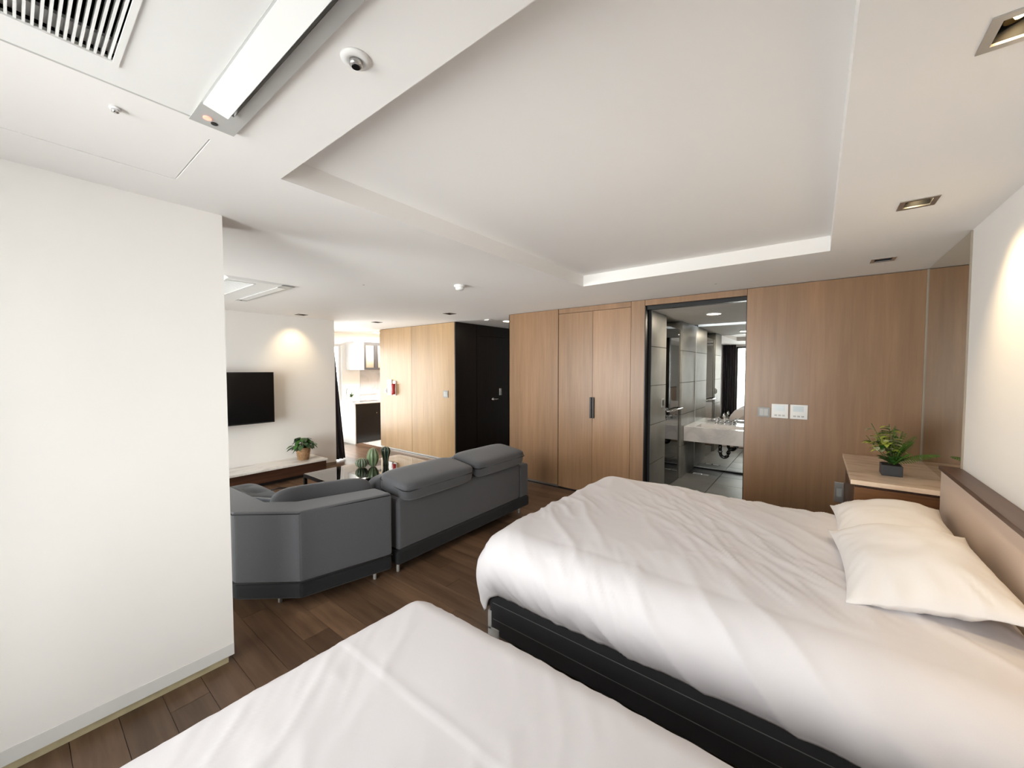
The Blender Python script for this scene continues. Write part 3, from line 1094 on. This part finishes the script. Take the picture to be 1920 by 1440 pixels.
t = thing('light_switch', (-6.69, 4.54, 1.10), 'small pale switch at the kitchen end of the veneered store block', 'switch')
mk('switch_frame', B(-6.72, -6.66, 4.531, 4.54, 1.10, 1.18, bev=.002), M['white_plastic'], t)
mk('rocker', B(-6.705, -6.675, 4.527, 4.532, 1.115, 1.165), M['grey_plastic'], t)
t = thing('emergency_torch', (-6.39, 4.52, 1.06), 'red emergency torch in a white wall holder on the veneered store block', 'torch')
mk('holder', B(-6.425, -6.345, 4.518, 4.54, 1.06, 1.34, bev=.004), M['white_plastic'], t)
bm = bmesh.new()
lathe(bm, (-6.385, 4.498, 1.08), [(.034, 0), (.036, .04), (.030, .08), (.038, .17), (.040, .20), (.030, .205)], 20)
mk('torch_body', bm, M['red_plastic'], t, smooth=True)
# tall cove plug plate low on the timber wall
t = thing('wall_outlet', (.215, YW, .44), 'low grey metal plate on the timber wall beside the bedside cabinet', 'outlet')
mk('plate', B(.150, .215, YW - .010, YW, .40, .575, bev=.002), M['steel'], t)
mk('socket', B(.165, .200, YW - .013, YW - .009, .45, .52), M['grey_plastic'], t)

# ------------------------------------------------------------------ bedside cabinet
nc = thing('bedside_cabinet', (.45, 3.9, 0), 'walnut bedside cabinet with a beige marble top next to the headboard', 'cabinet')
mk('marble_top', B(.198, XR - .001, 3.405, YW - .002, .803, .833, bev=.002), M['marble'], nc)
mk('cabinet_body', B(.222, XR - .002, 3.44, YW - .004, .06, .803), M['console_wood'], nc)
for k, (z0, z1) in enumerate(((.62, .785), (.345, .610), (.075, .335))):
    mk('drawer_front', B(.218, XR - .008, 3.420, 3.440, z0, z1, bev=.0015), M['stand_wood'], nc)
mk('plinth', B(.25, XR - .01, 3.47, YW - .01, 0, .06), M['shadow_gap'], nc)

# ------------------------------------------------------------------ headboard
hb = thing('headboard', (.63, 1.6, 0), 'long taupe upholstered headboard with a dark wooden cap along the wall', 'headboard')
for (y0, y1) in ((-.30, 1.40), (1.404, 3.385)):
    mk('padded_panel', B(.600, XR - .001, y0, y1, .05, .968, bev=.004), M['headboard'], hb)
mk('cap', B(.590, XR - .001, -.30, 3.39, .968, .99, bev=.003), M['headcap'], hb)


# ------------------------------------------------------------------ beds
def bed(y0, y1, x0, x1, ztop, label):
    t = thing('bed', ((x0 + x1) / 2, (y0 + y1) / 2, 0), label, 'bed', 'beds side by side')
    bm = B(x0, x1, y0, y1, .09, .40, bev=.022, seg=3)
    b_ = mk('base', bm, M['bedbase'], t, smooth=False)
    for z in (.185, .275, .355):
        for yy, s in ((y0, -1), (y1, 1)):
            mk('stitch_line', B(x0 + .03, x1 - .02, min(yy, yy + s * .0015), max(yy, yy + s * .0015), z - .0015, z + .0015), M['stitch'], b_)
    for yy, s in ((y0, -1), (y1, 1)):
        bm = bmesh.new()
        # rounded L-shaped corner guard at the foot
        box(bm, x0 - .004, x0 + .075, min(yy - s * .004, yy + s * .004), max(yy - s * .004, yy + s * .004), .085, .135, bev=.0035)
        box(bm, x0 - .004, x0 + .022, min(yy - s * .004, yy + s * .004), max(yy - s * .004, yy + s * .004), .12, .225, bev=.0035)
        box(bm, x0 - .005, x0 + .003, min(yy + s * .002, yy - s * .06), max(yy + s * .002, yy - s * .06), .085, .225, bev=.0035)
        mk('corner_guard', bm, M['grey_plastic'], t)
    mk('mattress', B(x0 + .02, x1, y0 + .02, y1 - .02, .40, ztop, bev=.05, seg=4), M['mattress'], t)
    for xx in (x0 + .12, x1 - .12):
        for yy in (y0 + .12, y1 - .12):
            mk('leg', CY((xx, yy, 0), (xx, yy, .09), .03, .035), M['black_plastic'], t)
    return t


bed(1.60, 3.20, -1.41, .585, .57, 'wide bed with charcoal upholstered base and two pillows beside the bedside cabinet')
bed(-.02, 1.16, -1.42, .585, .50, 'narrower bed with flat white cover next to the white partition')


def fold_noise(x, y, seed):
    wx = .06 * noise.noise(Vector((x * 2.3, y * 2.3, seed + 7)))
    a = (x - .85 * y) + wx
    b = (x + .85 * y) + wx
    q = noise.noise(Vector((a * .9 + seed, b * 3.6, seed)))
    q2 = noise.noise(Vector((a * 1.5 + seed * 2, b * 9.0, 3.1 + seed)))
    q3 = noise.noise(Vector((a * 3.0 + seed * 3, b * 17.0, 9.1 + seed)))
    m = max(0.0, min(1.0, .5 + 1.6 * noise.noise(Vector((x * 1.7 + seed, y * 1.7, 1.7)))))
    r1 = max(1 - abs(q) * 2.4, 0) ** 2
    r2 = max(1 - abs(q2) * 3.2, 0) ** 1.6 * m
    r3 = max(1 - abs(q3) * 3.4, 0) ** 1.5 * m
    return r1, r2 + .75 * r3


def duvet(name, inner, over, r, ztop, label, group, dome=.02, fold=.012, thetamax=2.2, foot_theta=None, res=.013, seed=1.0, tuck=None, seam=None, swell=None):
    """cloth over a bed. inner=(x0,x1,y0,y1) flat part, over=(foot, head, near, far) overhang in cloth length"""
    x0, x1, y0, y1 = inner
    u0, u1, v0, v1 = x0 - over[0], x1 + over[1], y0 - over[2], y1 + over[3]
    nu = int((u1 - u0) / res)
    nv = int((v1 - v0) / res)
    bm = bmesh.new()
    grid = []
    dead = {}
    for i in range(nu + 1):
        colv = []
        for j in range(nv + 1):
            u = u0 + (u1 - u0) * i / nu
            v = v0 + (v1 - v0) * j / nv
            cx, cy = min(max(u, x0), x1), min(max(v, y0), y1)
            dx, dy = u - cx, v - cy
            d = math.hypot(dx, dy)
            f1, f2 = fold_noise(u, v, seed)
            n0 = noise.noise(Vector((u * 1.3 + seed, v * 1.3, seed)))
            ex = (u - x0) / (x1 - x0)
            ey = (v - y0) / (y1 - y0)
            dm = dome * max(0, 1 - (2 * ex - 1) ** 4) * max(0, 1 - (2 * ey - 1) ** 4) if 0 < ex < 1 and 0 < ey < 1 else 0
            edge = min(1.0, max(.35, d / r))
            lift = fold * ((f1 - .3) * .8 + (f2 - .2) * .75) * (.55 + .75 * edge) + .012 * n0
            zt = ztop + (swell(u, v) if swell else 0)
            if seam is not None:
                lift += .0025 * math.exp(-((v - seam) / .009) ** 2)
                if v < seam:
                    lift -= .001
            if d < 1e-6:
                p = Vector((cx, cy, zt + dm))
                nrm = Vector((0, 0, 1))
            else:
                n = Vector((dx / d, dy / d, 0))
                tm = thetamax
                if foot_theta is not None and dx < 0:
                    w = abs(dx) / d
                    tm = thetamax + (foot_theta - thetamax) * w
                th = d / r
                if th <= tm:
                    p = Vector((cx, cy, zt)) + n * r * math.sin(th) - Vector((0, 0, r * (1 - math.cos(th))))
                    nrm = n * math.sin(th) + Vector((0, 0, math.cos(th)))
                else:
                    p = Vector((cx, cy, zt)) + n * r * math.sin(tm) - Vector((0, 0, r * (1 - math.cos(tm))))
                    t_ = Vector((n.x * math.cos(tm) * .55, n.y * math.cos(tm) * .55, -1)).normalized()
                    p += t_ * (d - tm * r)
                    nrm = n
            if d > r * 1.2 and dx < 0:
                hang = min(1.0, (d - r * 1.2) / .33)
                lift += .045 * math.sin(math.pi * hang) * (abs(dx) / d) * (1 if foot_theta else 0)
            p = p + nrm * lift
            p.z = max(p.z, .03)
            vv = bm.verts.new(p)
            dmax = over[2 if dy < 0 else 3]
            if dx < 0 and dy:
                w = (dx * dx / (d * d)) ** .4
                dmax = dmax + (over[0] - dmax) * w
            dead[vv] = d > dmax + .004 and dx < 0 and dy
            colv.append(vv)
        grid.append(colv)
    for i in range(nu):
        for j in range(nv):
            bm.faces.new((grid[i][j], grid[i + 1][j], grid[i + 1][j + 1], grid[i][j + 1]))
    bmesh.ops.delete(bm, geom=[v for v, k in dead.items() if k], context='VERTS')
    o = mk(name, bm, M['linen'], smooth=True, org=((x0 + x1) / 2, (y0 + y1) / 2, ztop - .25))
    md = o.modifiers.new('thickness', 'SOLIDIFY')
    md.thickness = .012
    md.offset = -1
    return tag(o, label, 'duvet', group)


duvet('duvet', (-1.335, .58, 1.73, 3.09), (.61, .0, .44, .46), .19, .655,
      'puffy creased white duvet hanging over the bed by the bedside cabinet', 'white duvets', dome=.03, fold=.013, thetamax=2.25, foot_theta=1.55, seed=2.3)
duvet('duvet', (-1.34, .58, .05, 1.055), (.45, .0, .3, .45), .125, .545,
      'smooth flat white duvet on the narrower bed next to the partition', 'white duvets', dome=.004, fold=.0050, thetamax=1.62, seed=5.1, seam=.74)


# ------------------------------------------------------------------ pillows
def pillow(c, sx, sy, h, rot, label, seed, org):
    bm = bmesh.new()
    n = 40
    top, bot = [], []
    R = rot

    def prof(a):
        return max(0.0, 1 - abs(a) ** 2.6) ** .62
    for side in (1, -1):
        g = []
        for i in range(n + 1):
            rowv = []
            for j in range(n + 1):
                u, v = -1 + 2 * i / n, -1 + 2 * j / n
                # pinched sides, pointed corners
                px = u * (1 - .10 * (1 - v * v) * abs(u) ** 2)
                py = v * (1 - .07 * (1 - u * u) * abs(v) ** 2)
                t_ = prof(u) * prof(v)
                hh = (h * .62 if side > 0 else h * .38) * t_
                wv = noise.noise(Vector((u * 2.2 + seed, v * 3.0, side))) * .016 * (t_ ** .5) + noise.noise(Vector((u * 5 + seed, v * 2.0 + u * 2, 4.0))) * .009 * (1 - t_)
                rad = math.atan2(v, u)
                crease = (abs(noise.noise(Vector((rad * 5 + seed, .3, side)))) * .05) * max(0, (u * u + v * v) - .35) * (t_ ** .5)
                z = side * (hh + .003) + wv - crease * side
                rowv.append(bm.verts.new(R @ Vector((px * sx / 2, py * sy / 2, z)) + Vector(c)))
            g.append(rowv)
        for i in range(n):
            for j in range(n):
                bm.faces.new((g[i][j], g[i + 1][j], g[i + 1][j + 1], g[i][j + 1]))
        (top if side > 0 else bot).append(g)
    a, b = top[0], bot[0]
    for k in range(n):
        for (p, q) in (((k, 0), (k + 1, 0)), ((k, n), (k + 1, n)), ((0, k), (0, k + 1)), ((n, k), (n, k + 1))):
            bm.faces.new((a[p[0]][p[1]], a[q[0]][q[1]], b[q[0]][q[1]], b[p[0]][p[1]]))
    o = mk('pillow', bm, M['pillow'], smooth=True, org=org)
    return tag(o, label, 'pillow', 'pillows on the wide bed')


ry = lambda a, b=0, c=0: (Matrix.Rotation(math.radians(c), 3, 'Z') @ Matrix.Rotation(math.radians(a), 3, 'Y') @ Matrix.Rotation(math.radians(b), 3, 'X'))
pillow((.335, 2.915, .705), .49, .67, .17, ry(-9, 2, 0), 'white pillow on the side of the bedside cabinet, partly behind the other', 1.0, (.33, 2.83, .65))
pillow((.330, 2.275, .742), .49, .70, .19, ry(-9, 3, 3), 'white pillow in front of the other one, on the side of the narrower bed', 4.0, (.33, 2.14, .65))


# ------------------------------------------------------------------ sofa
def feet(t, pts, h=.10):
    for (x, y) in pts:
        mk('foot', CY((x, y, 0), (x, y, h), 0.013, n=14), M['foot_metal'], t, smooth=True)


def piping(parent, pts, r=.004):
    bm = bmesh.new()
    tube(bm, pts, r, 6)
    return mk('piping', bm, M['sofa_base'], parent, smooth=True)


s1 = thing('sofa', (-2.9, 2.58, 0), 'grey fabric two seat sofa with two raised headrests, back turned to the beds', 'sofa')
mk('plinth', B(-3.36, -2.435, 1.740, 3.435, .085, .195, bev=.03, seg=4), M['sofa_base'], s1)
bk = mk('back_frame', B(-2.70, -2.445, 1.750, 3.285, .195, .590, bev=.035, seg=4), M['sofa'], s1)
mk('arm', B(-3.36, -2.443, 3.275, 3.43, .195, .545, bev=.03, seg=4), M['sofa'], s1)
for k in range(2):
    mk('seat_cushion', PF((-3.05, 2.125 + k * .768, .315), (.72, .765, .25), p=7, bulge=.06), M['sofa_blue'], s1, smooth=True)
    mk('back_cushion', PF((-2.79, 2.125 + k * .768, .53), (.20, .76, .34), p=5, rot=ry(-8), wr=.004), M['sofa'], s1, smooth=True)
for k, (cy, ln, cz, tl) in enumerate(((2.165, .765, .650, 8), (2.94, .755, .662, 8))):
    c = Vector((-2.578, cy, cz))
    R_ = ry(tl)
    hd = mk('headrest', PF(tuple(c), (.37, ln, .150), n=12, p=7, rot=R_, bulge=.10, wr=.003), M['sofa'], s1, smooth=True)
    pp = []
    a, b = .181, ln / 2 - .004
    for (u, v) in ((a, -b + .03), (a, b - .03), (a - .03, b), (-a + .03, b), (-a, b - .03), (-a, -b + .03), (-a + .03, -b), (a - .03, -b), (a, -b + .03)):
        pp.append(c + R_ @ Vector((u, v, .018)))
    piping(hd, pp)
feet(s1, ((-2.52, 1.80), (-2.52, 3.36), (-3.28, 1.80), (-3.28, 3.36)), .09)

s2 = thing('corner_sofa', (-3.2, 1.3, 0), 'grey fabric corner sofa section with chamfered back and tufted chaise seat', 'sofa')
OUT = [(-2.435, 1.695), (-2.575, 1.105), (-2.89, .835), (-4.40, .80)]
pl = OUT + [(-4.45, .85), (-4.45, 1.42), (-4.40, 1.46), (-3.45, 1.46), (-3.36, 1.695)]
bm = bmesh.new()
prism(bm, pl, .085, .195, .028, 3)
mk('plinth', bm, M['sofa_base'], s2)
inn = [(-4.40, 1.00), (-2.95, 1.02), (-2.775, 1.17), (-2.655, 1.695)]
bm = bmesh.new()
prism(bm, OUT + inn, .195, .655, .022, 3)
bk2 = mk('back_frame', bm, M['sofa'], s2)
piping(bk2, [(x, y, .642) for x, y in ((-2.440, 1.675), (-2.583, 1.100), (-2.893, .834), (-3.6, .818))], .0035)
piping(bk2, [(x, y, .20) for x, y in ((-2.433, 1.69), (-2.572, 1.104), (-2.889, .832), (-3.6, .815))], .004)
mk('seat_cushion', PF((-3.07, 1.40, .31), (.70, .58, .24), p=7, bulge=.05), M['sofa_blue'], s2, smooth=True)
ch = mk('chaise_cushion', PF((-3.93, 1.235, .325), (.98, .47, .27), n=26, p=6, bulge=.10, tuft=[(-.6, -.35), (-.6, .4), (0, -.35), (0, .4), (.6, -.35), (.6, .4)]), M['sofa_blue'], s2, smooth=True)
for tx in (-.6, 0, .6):
    for ty in (-.35, .4):
        mk('tuft_button', CY((-3.93 + tx * .49, 1.235 + ty * .235, .435), (-3.93 + tx * .49, 1.235 + ty * .235, .445), .012, .008, n=10), M['sofa_base'], ch, smooth=True)
v_ = Vector((-2.70, 1.70, 0)) - Vector((-2.93, 1.10, 0))
R_ = Matrix.Rotation(math.atan2(v_.y, v_.x) - math.pi / 2, 3, 'Z') @ Matrix.Rotation(math.radians(-14), 3, 'Y')
bc_ = mk('back_cushion', PF((-2.84, 1.385, .565), (.17, .68, .33), n=14, p=4.5, rot=R_, wr=.010, wf=5, seed=2), M['sofa'], s2, smooth=True)
pp = [Vector((-2.84, 1.385, .565)) + R_ @ Vector((.02 + .006 * math.sin(k * 2.1), -.325 + .65 * k / 12, .158 + .006 * math.sin(k * 1.7))) for k in range(13)]
piping(bc_, pp)
R2 = Matrix.Rotation(math.radians(-62), 3, 'Z') @ Matrix.Rotation(math.radians(-16), 3, 'Y')
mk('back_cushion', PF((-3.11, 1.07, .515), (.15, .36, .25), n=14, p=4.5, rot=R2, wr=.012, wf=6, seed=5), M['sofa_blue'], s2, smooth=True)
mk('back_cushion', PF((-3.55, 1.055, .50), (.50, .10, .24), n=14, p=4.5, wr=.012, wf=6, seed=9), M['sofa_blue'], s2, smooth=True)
feet(s2, ((-2.81, 1.07), (-2.565, 1.627), (-4.3, .92), (-4.3, 1.36), (-3.35, 1.58)), .09)

# ------------------------------------------------------------------ coffee table and ceramic cacti
TXa, TXb, TYa, TYb, TZ = -4.46, -3.72, 1.96, 3.22, .40
ct = thing('coffee_table', ((TXa + TXb) / 2, (TYa + TYb) / 2, 0), 'low black metal coffee table with a clear glass top in front of the sofa', 'table')
bm = bmesh.new()
plate_holes(bm, TXa, TXb, TYa, TYb, TZ - .032, TZ - .001, [(TXa + .03, TXb - .03, TYa + .03, TYb - .03)])
mk('top_frame', bm, M['black_metal'], ct)
mk('glass_top', B(TXa + .004, TXb - .004, TYa + .004, TYb - .004, TZ - .001, TZ + .007), M['table_glass'], ct)
for x in (TXa, TXb - .03):
    for y in (TYa, TYb - .03):
        mk('leg', B(x, x + .03, y, y + .03, 0, TZ - .032), M['black_metal'], ct)
mk('lower_rail', B(TXa + .003, TXa + .027, TYa + .03, TYb - .03, .05, .074), M['black_metal'], ct)
mk('lower_rail', B(TXb - .027, TXb - .003, TYa + .03, TYb - .03, .05, .074), M['black_metal'], ct)


def cactus(x, y, prof, n_ribs, mat, label, name='ceramic_cactus'):
    t = thing(name, (x, y, TZ + .007), label, 'ornament', 'ceramic cacti on the coffee table')
    bm = bmesh.new()
    lathe(bm, (x, y, TZ + .007), prof, n_ribs * 8, n_ribs, .09)
    mk('ribbed_body', bm, mat, t, smooth=True)
    for k in range(n_ribs):
        a = 2 * math.pi * k / n_ribs
        bm = bmesh.new()
        tube(bm, [(x + r * 1.09 * math.cos(a), y + r * 1.09 * math.sin(a), TZ + .007 + z) for r, z in prof], .0022, 5)
        mk('rib_line', bm, M['cactus_rib'], t, smooth=True)
    return t


def ell(rx, h, n=12, low=.5):
    out = []
    for k in range(n + 1):
        a = -math.pi / 2 * (1 - .12) + (math.pi * (1 - .06)) * k / n
        out.append((rx * max(.05, math.cos(a)), h / 2 + h / 2 * math.sin(a)))
    z0 = out[0][1]
    return [(r, z - z0) for r, z in out]


cactus(-4.185, 2.50, ell(.066, .115), 14, M['cactus_mid'], 'squat round green ceramic cactus with pale ribs on the glass table')
cactus(-4.13, 2.615, ell(.062, .225), 9, M['cactus'], 'tall oval light green ceramic cactus on the glass table')
cactus(-4.11, 2.775, [(.030, 0), (.028, .04), (.034, .08), (.048, .13), (.053, .165), (.045, .195), (.028, .212), (.006, .218)], 8, M['cactus_dark'], 'dark green bulb shaped ceramic cactus on a narrow foot')

# ------------------------------------------------------------------ television and its console
tv = thing('television', (-6.06, 1.66, .81), 'black flat television on an arm bracket above the low console', 'television')
mk('cabinet', B(-6.085, -6.045, 1.03, 2.285, .815, 1.523, bev=.006), M['black_plastic'], tv)
mk('screen', B(-6.0455, -6.043, 1.042, 2.273, .832, 1.511), M['black_gloss'], tv)
mk('wall_bracket', B(XTV, -6.085, 1.48, 1.84, 1.02, 1.32, bev=.01), M['black_metal'], tv)
cs = thing('tv_console', (-5.97, 1.4, 0), 'long low walnut console with a white marble top under the television', 'console')
mk('marble_top', B(XTV + .001, -5.735, .10, 2.885, .205, .228, bev=.002), M['white_marble'], cs)
mk('console_body', B(XTV + .001, -5.755, .12, 2.865, .055, .205), M['console_wood'], cs)
mk('plinth', B(XTV + .001, -5.84, .16, 2.84, 0, .055), M['shadow_gap'], cs)


# ------------------------------------------------------------------ plants
def leaf_mesh(bm, base, tip, width, up=Vector((0, 0, 1)), curl=.15, n=5):
    base, tip = Vector(base), Vector(tip)
    d = tip - base
    L = d.length
    t = d.normalized()
    s = t.cross(up)
    if s.length < 1e-3:
        s = t.cross(Vector((1, 0, 0)))
    s.normalize()
    nrm = s.cross(t)
    rows = []
    for i in range(n + 1):
        q = i / n
        w = width * (math.sin(math.pi * min(1, q * .93 + .04)) ** .8)
        if i == n:
            w = width * .04
        c = base + t * L * q - nrm * curl * L * q * q
        rows.append((bm.verts.new(c - s * w / 2 + nrm * w * .18), bm.verts.new(c), bm.verts.new(c + s * w / 2 + nrm * w * .18)))
    for a, b in zip(rows, rows[1:]):
        bm.faces.new((a[0], a[1], b[1], b[0]))
        bm.faces.new((a[1], a[2], b[2], b[1]))


def fern_mesh(bm, base, mid, tip, width, n=22, roll=.7):
    base, mid, tip = Vector(base), Vector(mid), Vector(tip)
    pts = []
    for i in range(n + 1):
        q = i / n
        pts.append(base * (1 - q) ** 2 + mid * 2 * q * (1 - q) + tip * q * q)
    tube(bm, pts, .0018, 5)
    for i in range(3, n + 1):
        q = i / n
        t = (pts[i] - pts[i - 1]).normalized()
        s = t.cross(Vector((.05, .1, 1)))
        s.normalize()
        s = Matrix.Rotation(roll, 3, t) @ s
        w = width * min(1, (q + .12) * 2.2) * (1 - q) ** .55 + .004
        for sg in (-1, 1):
            leaf_mesh(bm, pts[i], pts[i] + s * sg * w + t * w * .35, max(.006, width * .2), curl=.12, n=3)


rnd = random.Random(11)
pc = Vector((.425, 3.735, .833))
np_ = thing('potted_plant', tuple(pc), 'leafy mixed plant with variegated leaves and fern fronds in a square charcoal pot', 'plant')
bm = bmesh.new()
box(bm, .372, .478, 3.672, 3.80, .8335, .905, bev=.003)
pot = mk('pot', bm, M['pot_dark'], np_)
mk('soil', B(.380, .470, 3.68, 3.792, .9045, .907), M['soil'], np_)
for k in range(13):                                   # stems of the variegated part
    a = rnd.uniform(0, 6.28)
    e = Vector((.385 + rnd.uniform(-.105, .075), 3.74 + rnd.uniform(-.09, .09), rnd.uniform(1.06, 1.21)))
    b0 = pc + Vector((rnd.uniform(-.02, .02), rnd.uniform(-.02, .02), .07))
    bm = bmesh.new()
    tube(bm, [b0, b0.lerp(e, .5) + Vector((-.008, 0, .012)), e], .0022, 5)
    mk('stem', bm, M['stem'], np_, smooth=True)
    for q in range(10):
        f = rnd.uniform(.45, 1.0)
        p = b0.lerp(e, f)
        ang = rnd.uniform(0, 6.28)
        L = rnd.uniform(.042, .066)
        tip = p + Vector((math.cos(ang) * L, math.sin(ang) * L, rnd.uniform(-.012, .035)))
        bm = bmesh.new()
        leaf_mesh(bm, p, tip, L * .58, curl=.25)
        mk('leaf', bm, rnd.choice([M['leaf_var'], M['leaf_var'], M['leaf_pale'], M['leaf']]), np_, smooth=True)
for k in range(14):                                  # broad lower leaves
    ang = rnd.uniform(0, 6.28)
    b0 = pc + Vector((rnd.uniform(-.03, .03), rnd.uniform(-.03, .03), .075))
    L = rnd.uniform(.06, .11)
    tip = b0 + Vector((math.cos(ang) * L * .75, math.sin(ang) * L * .75, rnd.uniform(.01, .09)))
    bm = bmesh.new()
    leaf_mesh(bm, b0.lerp(tip, .25), tip, L * .55, curl=.2)
    mk('leaf', bm, M['leaf'], np_, smooth=True)
for (tp, w_) in (((.43, 3.70, 1.16), .045), ((.475, 3.72, 1.14), .05), ((.50, 3.78, 1.12), .05), ((.525, 3.70, 1.075), .045), ((.55, 3.80, 1.10), .045),
                 ((.48, 3.64, 1.07), .045), ((.50, 3.62, 1.0), .045), ((.650, 3.70, 1.0), .042), ((.45, 3.84, 1.16), .045), ((.54, 3.86, 1.06), .045)):
    b0 = pc + Vector((.012, rnd.uniform(-.02, .02), .07))
    tp = Vector(tp)
    md_ = b0.lerp(tp, .5) + Vector((0, 0, .055 if tp.z < 1.0 else .03))
    bm = bmesh.new()
    fern_mesh(bm, b0, md_, tp, w_)
    mk('frond', bm, M['fern'], np_, smooth=True)

# plant in a wicker basket on the console
bc0 = Vector((-5.965, 2.63, .228))
bp = thing('basket_plant', tuple(bc0), 'bushy green plant in a wicker basket on the white console top', 'plant')
bm = bmesh.new()
lathe(bm, bc0, [(.074, .0005), (.098, .175), (.100, .183), (.094, .183), (.088, .15)], 28)
mk('basket', bm, M['basket'], bp, smooth=True)
for k in range(6):
    r_ = .0745 + .024 * (k + .5) / 6 + .0015
    bm = bmesh.new()
    pts = [(bc0.x + r_ * math.cos(a * math.pi / 12), bc0.y + r_ * math.sin(a * math.pi / 12), bc0.z + .02 + k * .027) for a in range(25)]
    tube(bm, pts, .004, 5)
    mk('weave_band', bm, M['basket'], bp, smooth=True)
mk('soil', CY((bc0.x, bc0.y, bc0.z + .150), (bc0.x, bc0.y, bc0.z + .156), .088), M['soil'], bp)
for k in range(52):
    ang = rnd.uniform(0, 6.28)
    rr = rnd.uniform(.02, .125)
    b0 = bc0 + Vector((math.cos(ang) * .02, math.sin(ang) * .02, .155))
    c = bc0 + Vector((math.cos(ang) * rr, math.sin(ang) * rr, .335 - rr * 1.1 + rnd.uniform(-.05, .03)))
    L = rnd.uniform(.075, .115)
    tip = c + Vector((math.cos(ang) * L, math.sin(ang) * L, rnd.uniform(-.06, .01)))
    bm = bmesh.new()
    leaf_mesh(bm, c, tip, L * .72, curl=.25)
    lf = mk('leaf', bm, M['leaf_dark'] if k % 3 else M['leaf'], bp, smooth=True)
    bm = bmesh.new()
    tube(bm, [b0, b0.lerp(c, .5) + Vector((0, 0, .02)), c], .0022, 5)
    mk('stalk', bm, M['stem'], lf, smooth=True)
for k, (dx, dy, dz) in enumerate(((-.03, -.13, .02), (.06, -.115, .07))):   # drooping leaves
    b0 = bc0 + Vector((dx * .6, dy * .6, .19))
    bm = bmesh.new()
    leaf_mesh(bm, b0, bc0 + Vector((dx, dy, dz + .07)), .045, curl=-.1)
    mk('leaf', bm, M['leaf_dark'], bp, smooth=True)

# ------------------------------------------------------------------ kitchen
KX = -7.53
kc = thing('kitchen_counter', (-7.84, 5.3, 0), 'white kitchen counter with glossy black front panels', 'counter')
mk('counter_body', B(XK + .002, KX - .02, 4.385, 6.6, .0, .835), M['white_plastic'], kc)
mk('side_panel', B(XK + .002, KX, 4.36, 4.385, 0, .835), M['white_plastic'], kc)
for k in range(4):
    p = mk('black_front', B(KX - .02, KX + .001, 4.388 + k * .55, 4.935 + k * .55, .015, .830), M['kitchen_black'], kc)
    mk('knob', CY((KX + .001, 4.86 + k * .55, .62), (KX + .022, 4.86 + k * .55, .62), .012), M['chrome'], p)
mk('worktop', B(XK + .002, KX + .015, 4.345, 6.6, .835, .865, bev=.003), M['white_marble'], kc)
mk('black_hob', B(-7.95, -7.60, 4.46, 5.05, .865, .870), M['black_gloss'], kc)
kf = thing('kitchen_faucet', (-7.98, 4.44, .8655), 'tall arched chrome faucet on the kitchen counter', 'faucet')
bm = bmesh.new()
cyl(bm, (-7.98, 4.44, .8655), (-7.98, 4.44, .89), .026)
pts = [(-7.98, 4.44, .88), (-7.98, 4.44, 1.10)] + [(-7.98 + .085 - .085 * math.cos(a * math.pi / 8), 4.44 + .02 * a / 8, 1.10 + .09 * math.sin(a * math.pi / 8)) for a in range(1, 9)] + [(-7.81, 4.465, 1.03)]
tube(bm, pts, .011, 10)
mk('spout', bm, M['chrome'], kf, smooth=True)
mk('lever', CY((-7.98, 4.41, .91), (-7.97, 4.35, .96), .008), M['chrome'], kf)
kp = thing('kitchen_plant', (-7.78, 4.43, .865), 'small green plant in a white pot on the kitchen counter', 'plant')
bm = bmesh.new()
lathe(bm, (-7.78, 4.43, .8655), [(.030, 0), (.036, .11), (.032, .11), (.030, .09)], 20)
mk('pot', bm, M['white_plastic'], kp, smooth=True)
for k in range(14):
    ang = rnd.uniform(0, 6.28)
    b0 = Vector((-7.78, 4.43, .965))
    bm = bmesh.new()
    leaf_mesh(bm, b0, b0 + Vector((math.cos(ang) * .06, math.sin(ang) * .06, rnd.uniform(.02, .09))), .03)
    mk('leaf', bm, M['leaf'], kp, smooth=True)
bs = mk('backsplash', B(XK + .001, XK + .013, 4.86, 6.6, .87, 1.535), M['grey_marble'], org=(XK, 5.5, .87))
tag(bs, 'pale grey veined marble backsplash behind the kitchen counter', 'backsplash')
bpip = mk('utensil_rail', CY((XK + .05, 4.56, 1.03), (XK + .05, 5.3, 1.03), .006), M['steel'], org=(XK + .05, 4.9, 1.03))
tag(bpip, 'thin steel rail along the kitchen backsplash', 'rail')
for yy in (4.62, 5.25):
    mk('rail_bracket', CY((XK, yy, 1.03), (XK + .05, yy, 1.03), .005), M['steel'], bpip)
kw = thing('kitchen_wall_cabinet', (-7.98, 5.2, 1.545), 'white kitchen wall cabinet with dark framed glass doors', 'cabinet')
mk('cabinet_body', B(XK + .002, -7.84, 4.535, 6.0, 1.545, 2.16), M['white_plastic'], kw)
for (z0, z1) in ((1.55, 1.853), (1.858, 2.158)):
    mk('white_door', B(-7.84, -7.82, 4.537, 4.765, z0, z1), M['white_plastic'], kw)
for k in range(3):
    y0 = 4.77 + k * .30
    bm = bmesh.new()
    wall_holes_x(bm, y0, y0 + .297, 1.55, 2.158, -7.84, -7.818, [(y0 + .045, y0 + .252, 1.595, 2.09)])
    d = mk('glass_door', bm, M['frame_dark'], kw)
    mk('door_pane', B(-7.832, -7.828, y0 + .045, y0 + .252, 1.595, 2.09), M['glass'], d)
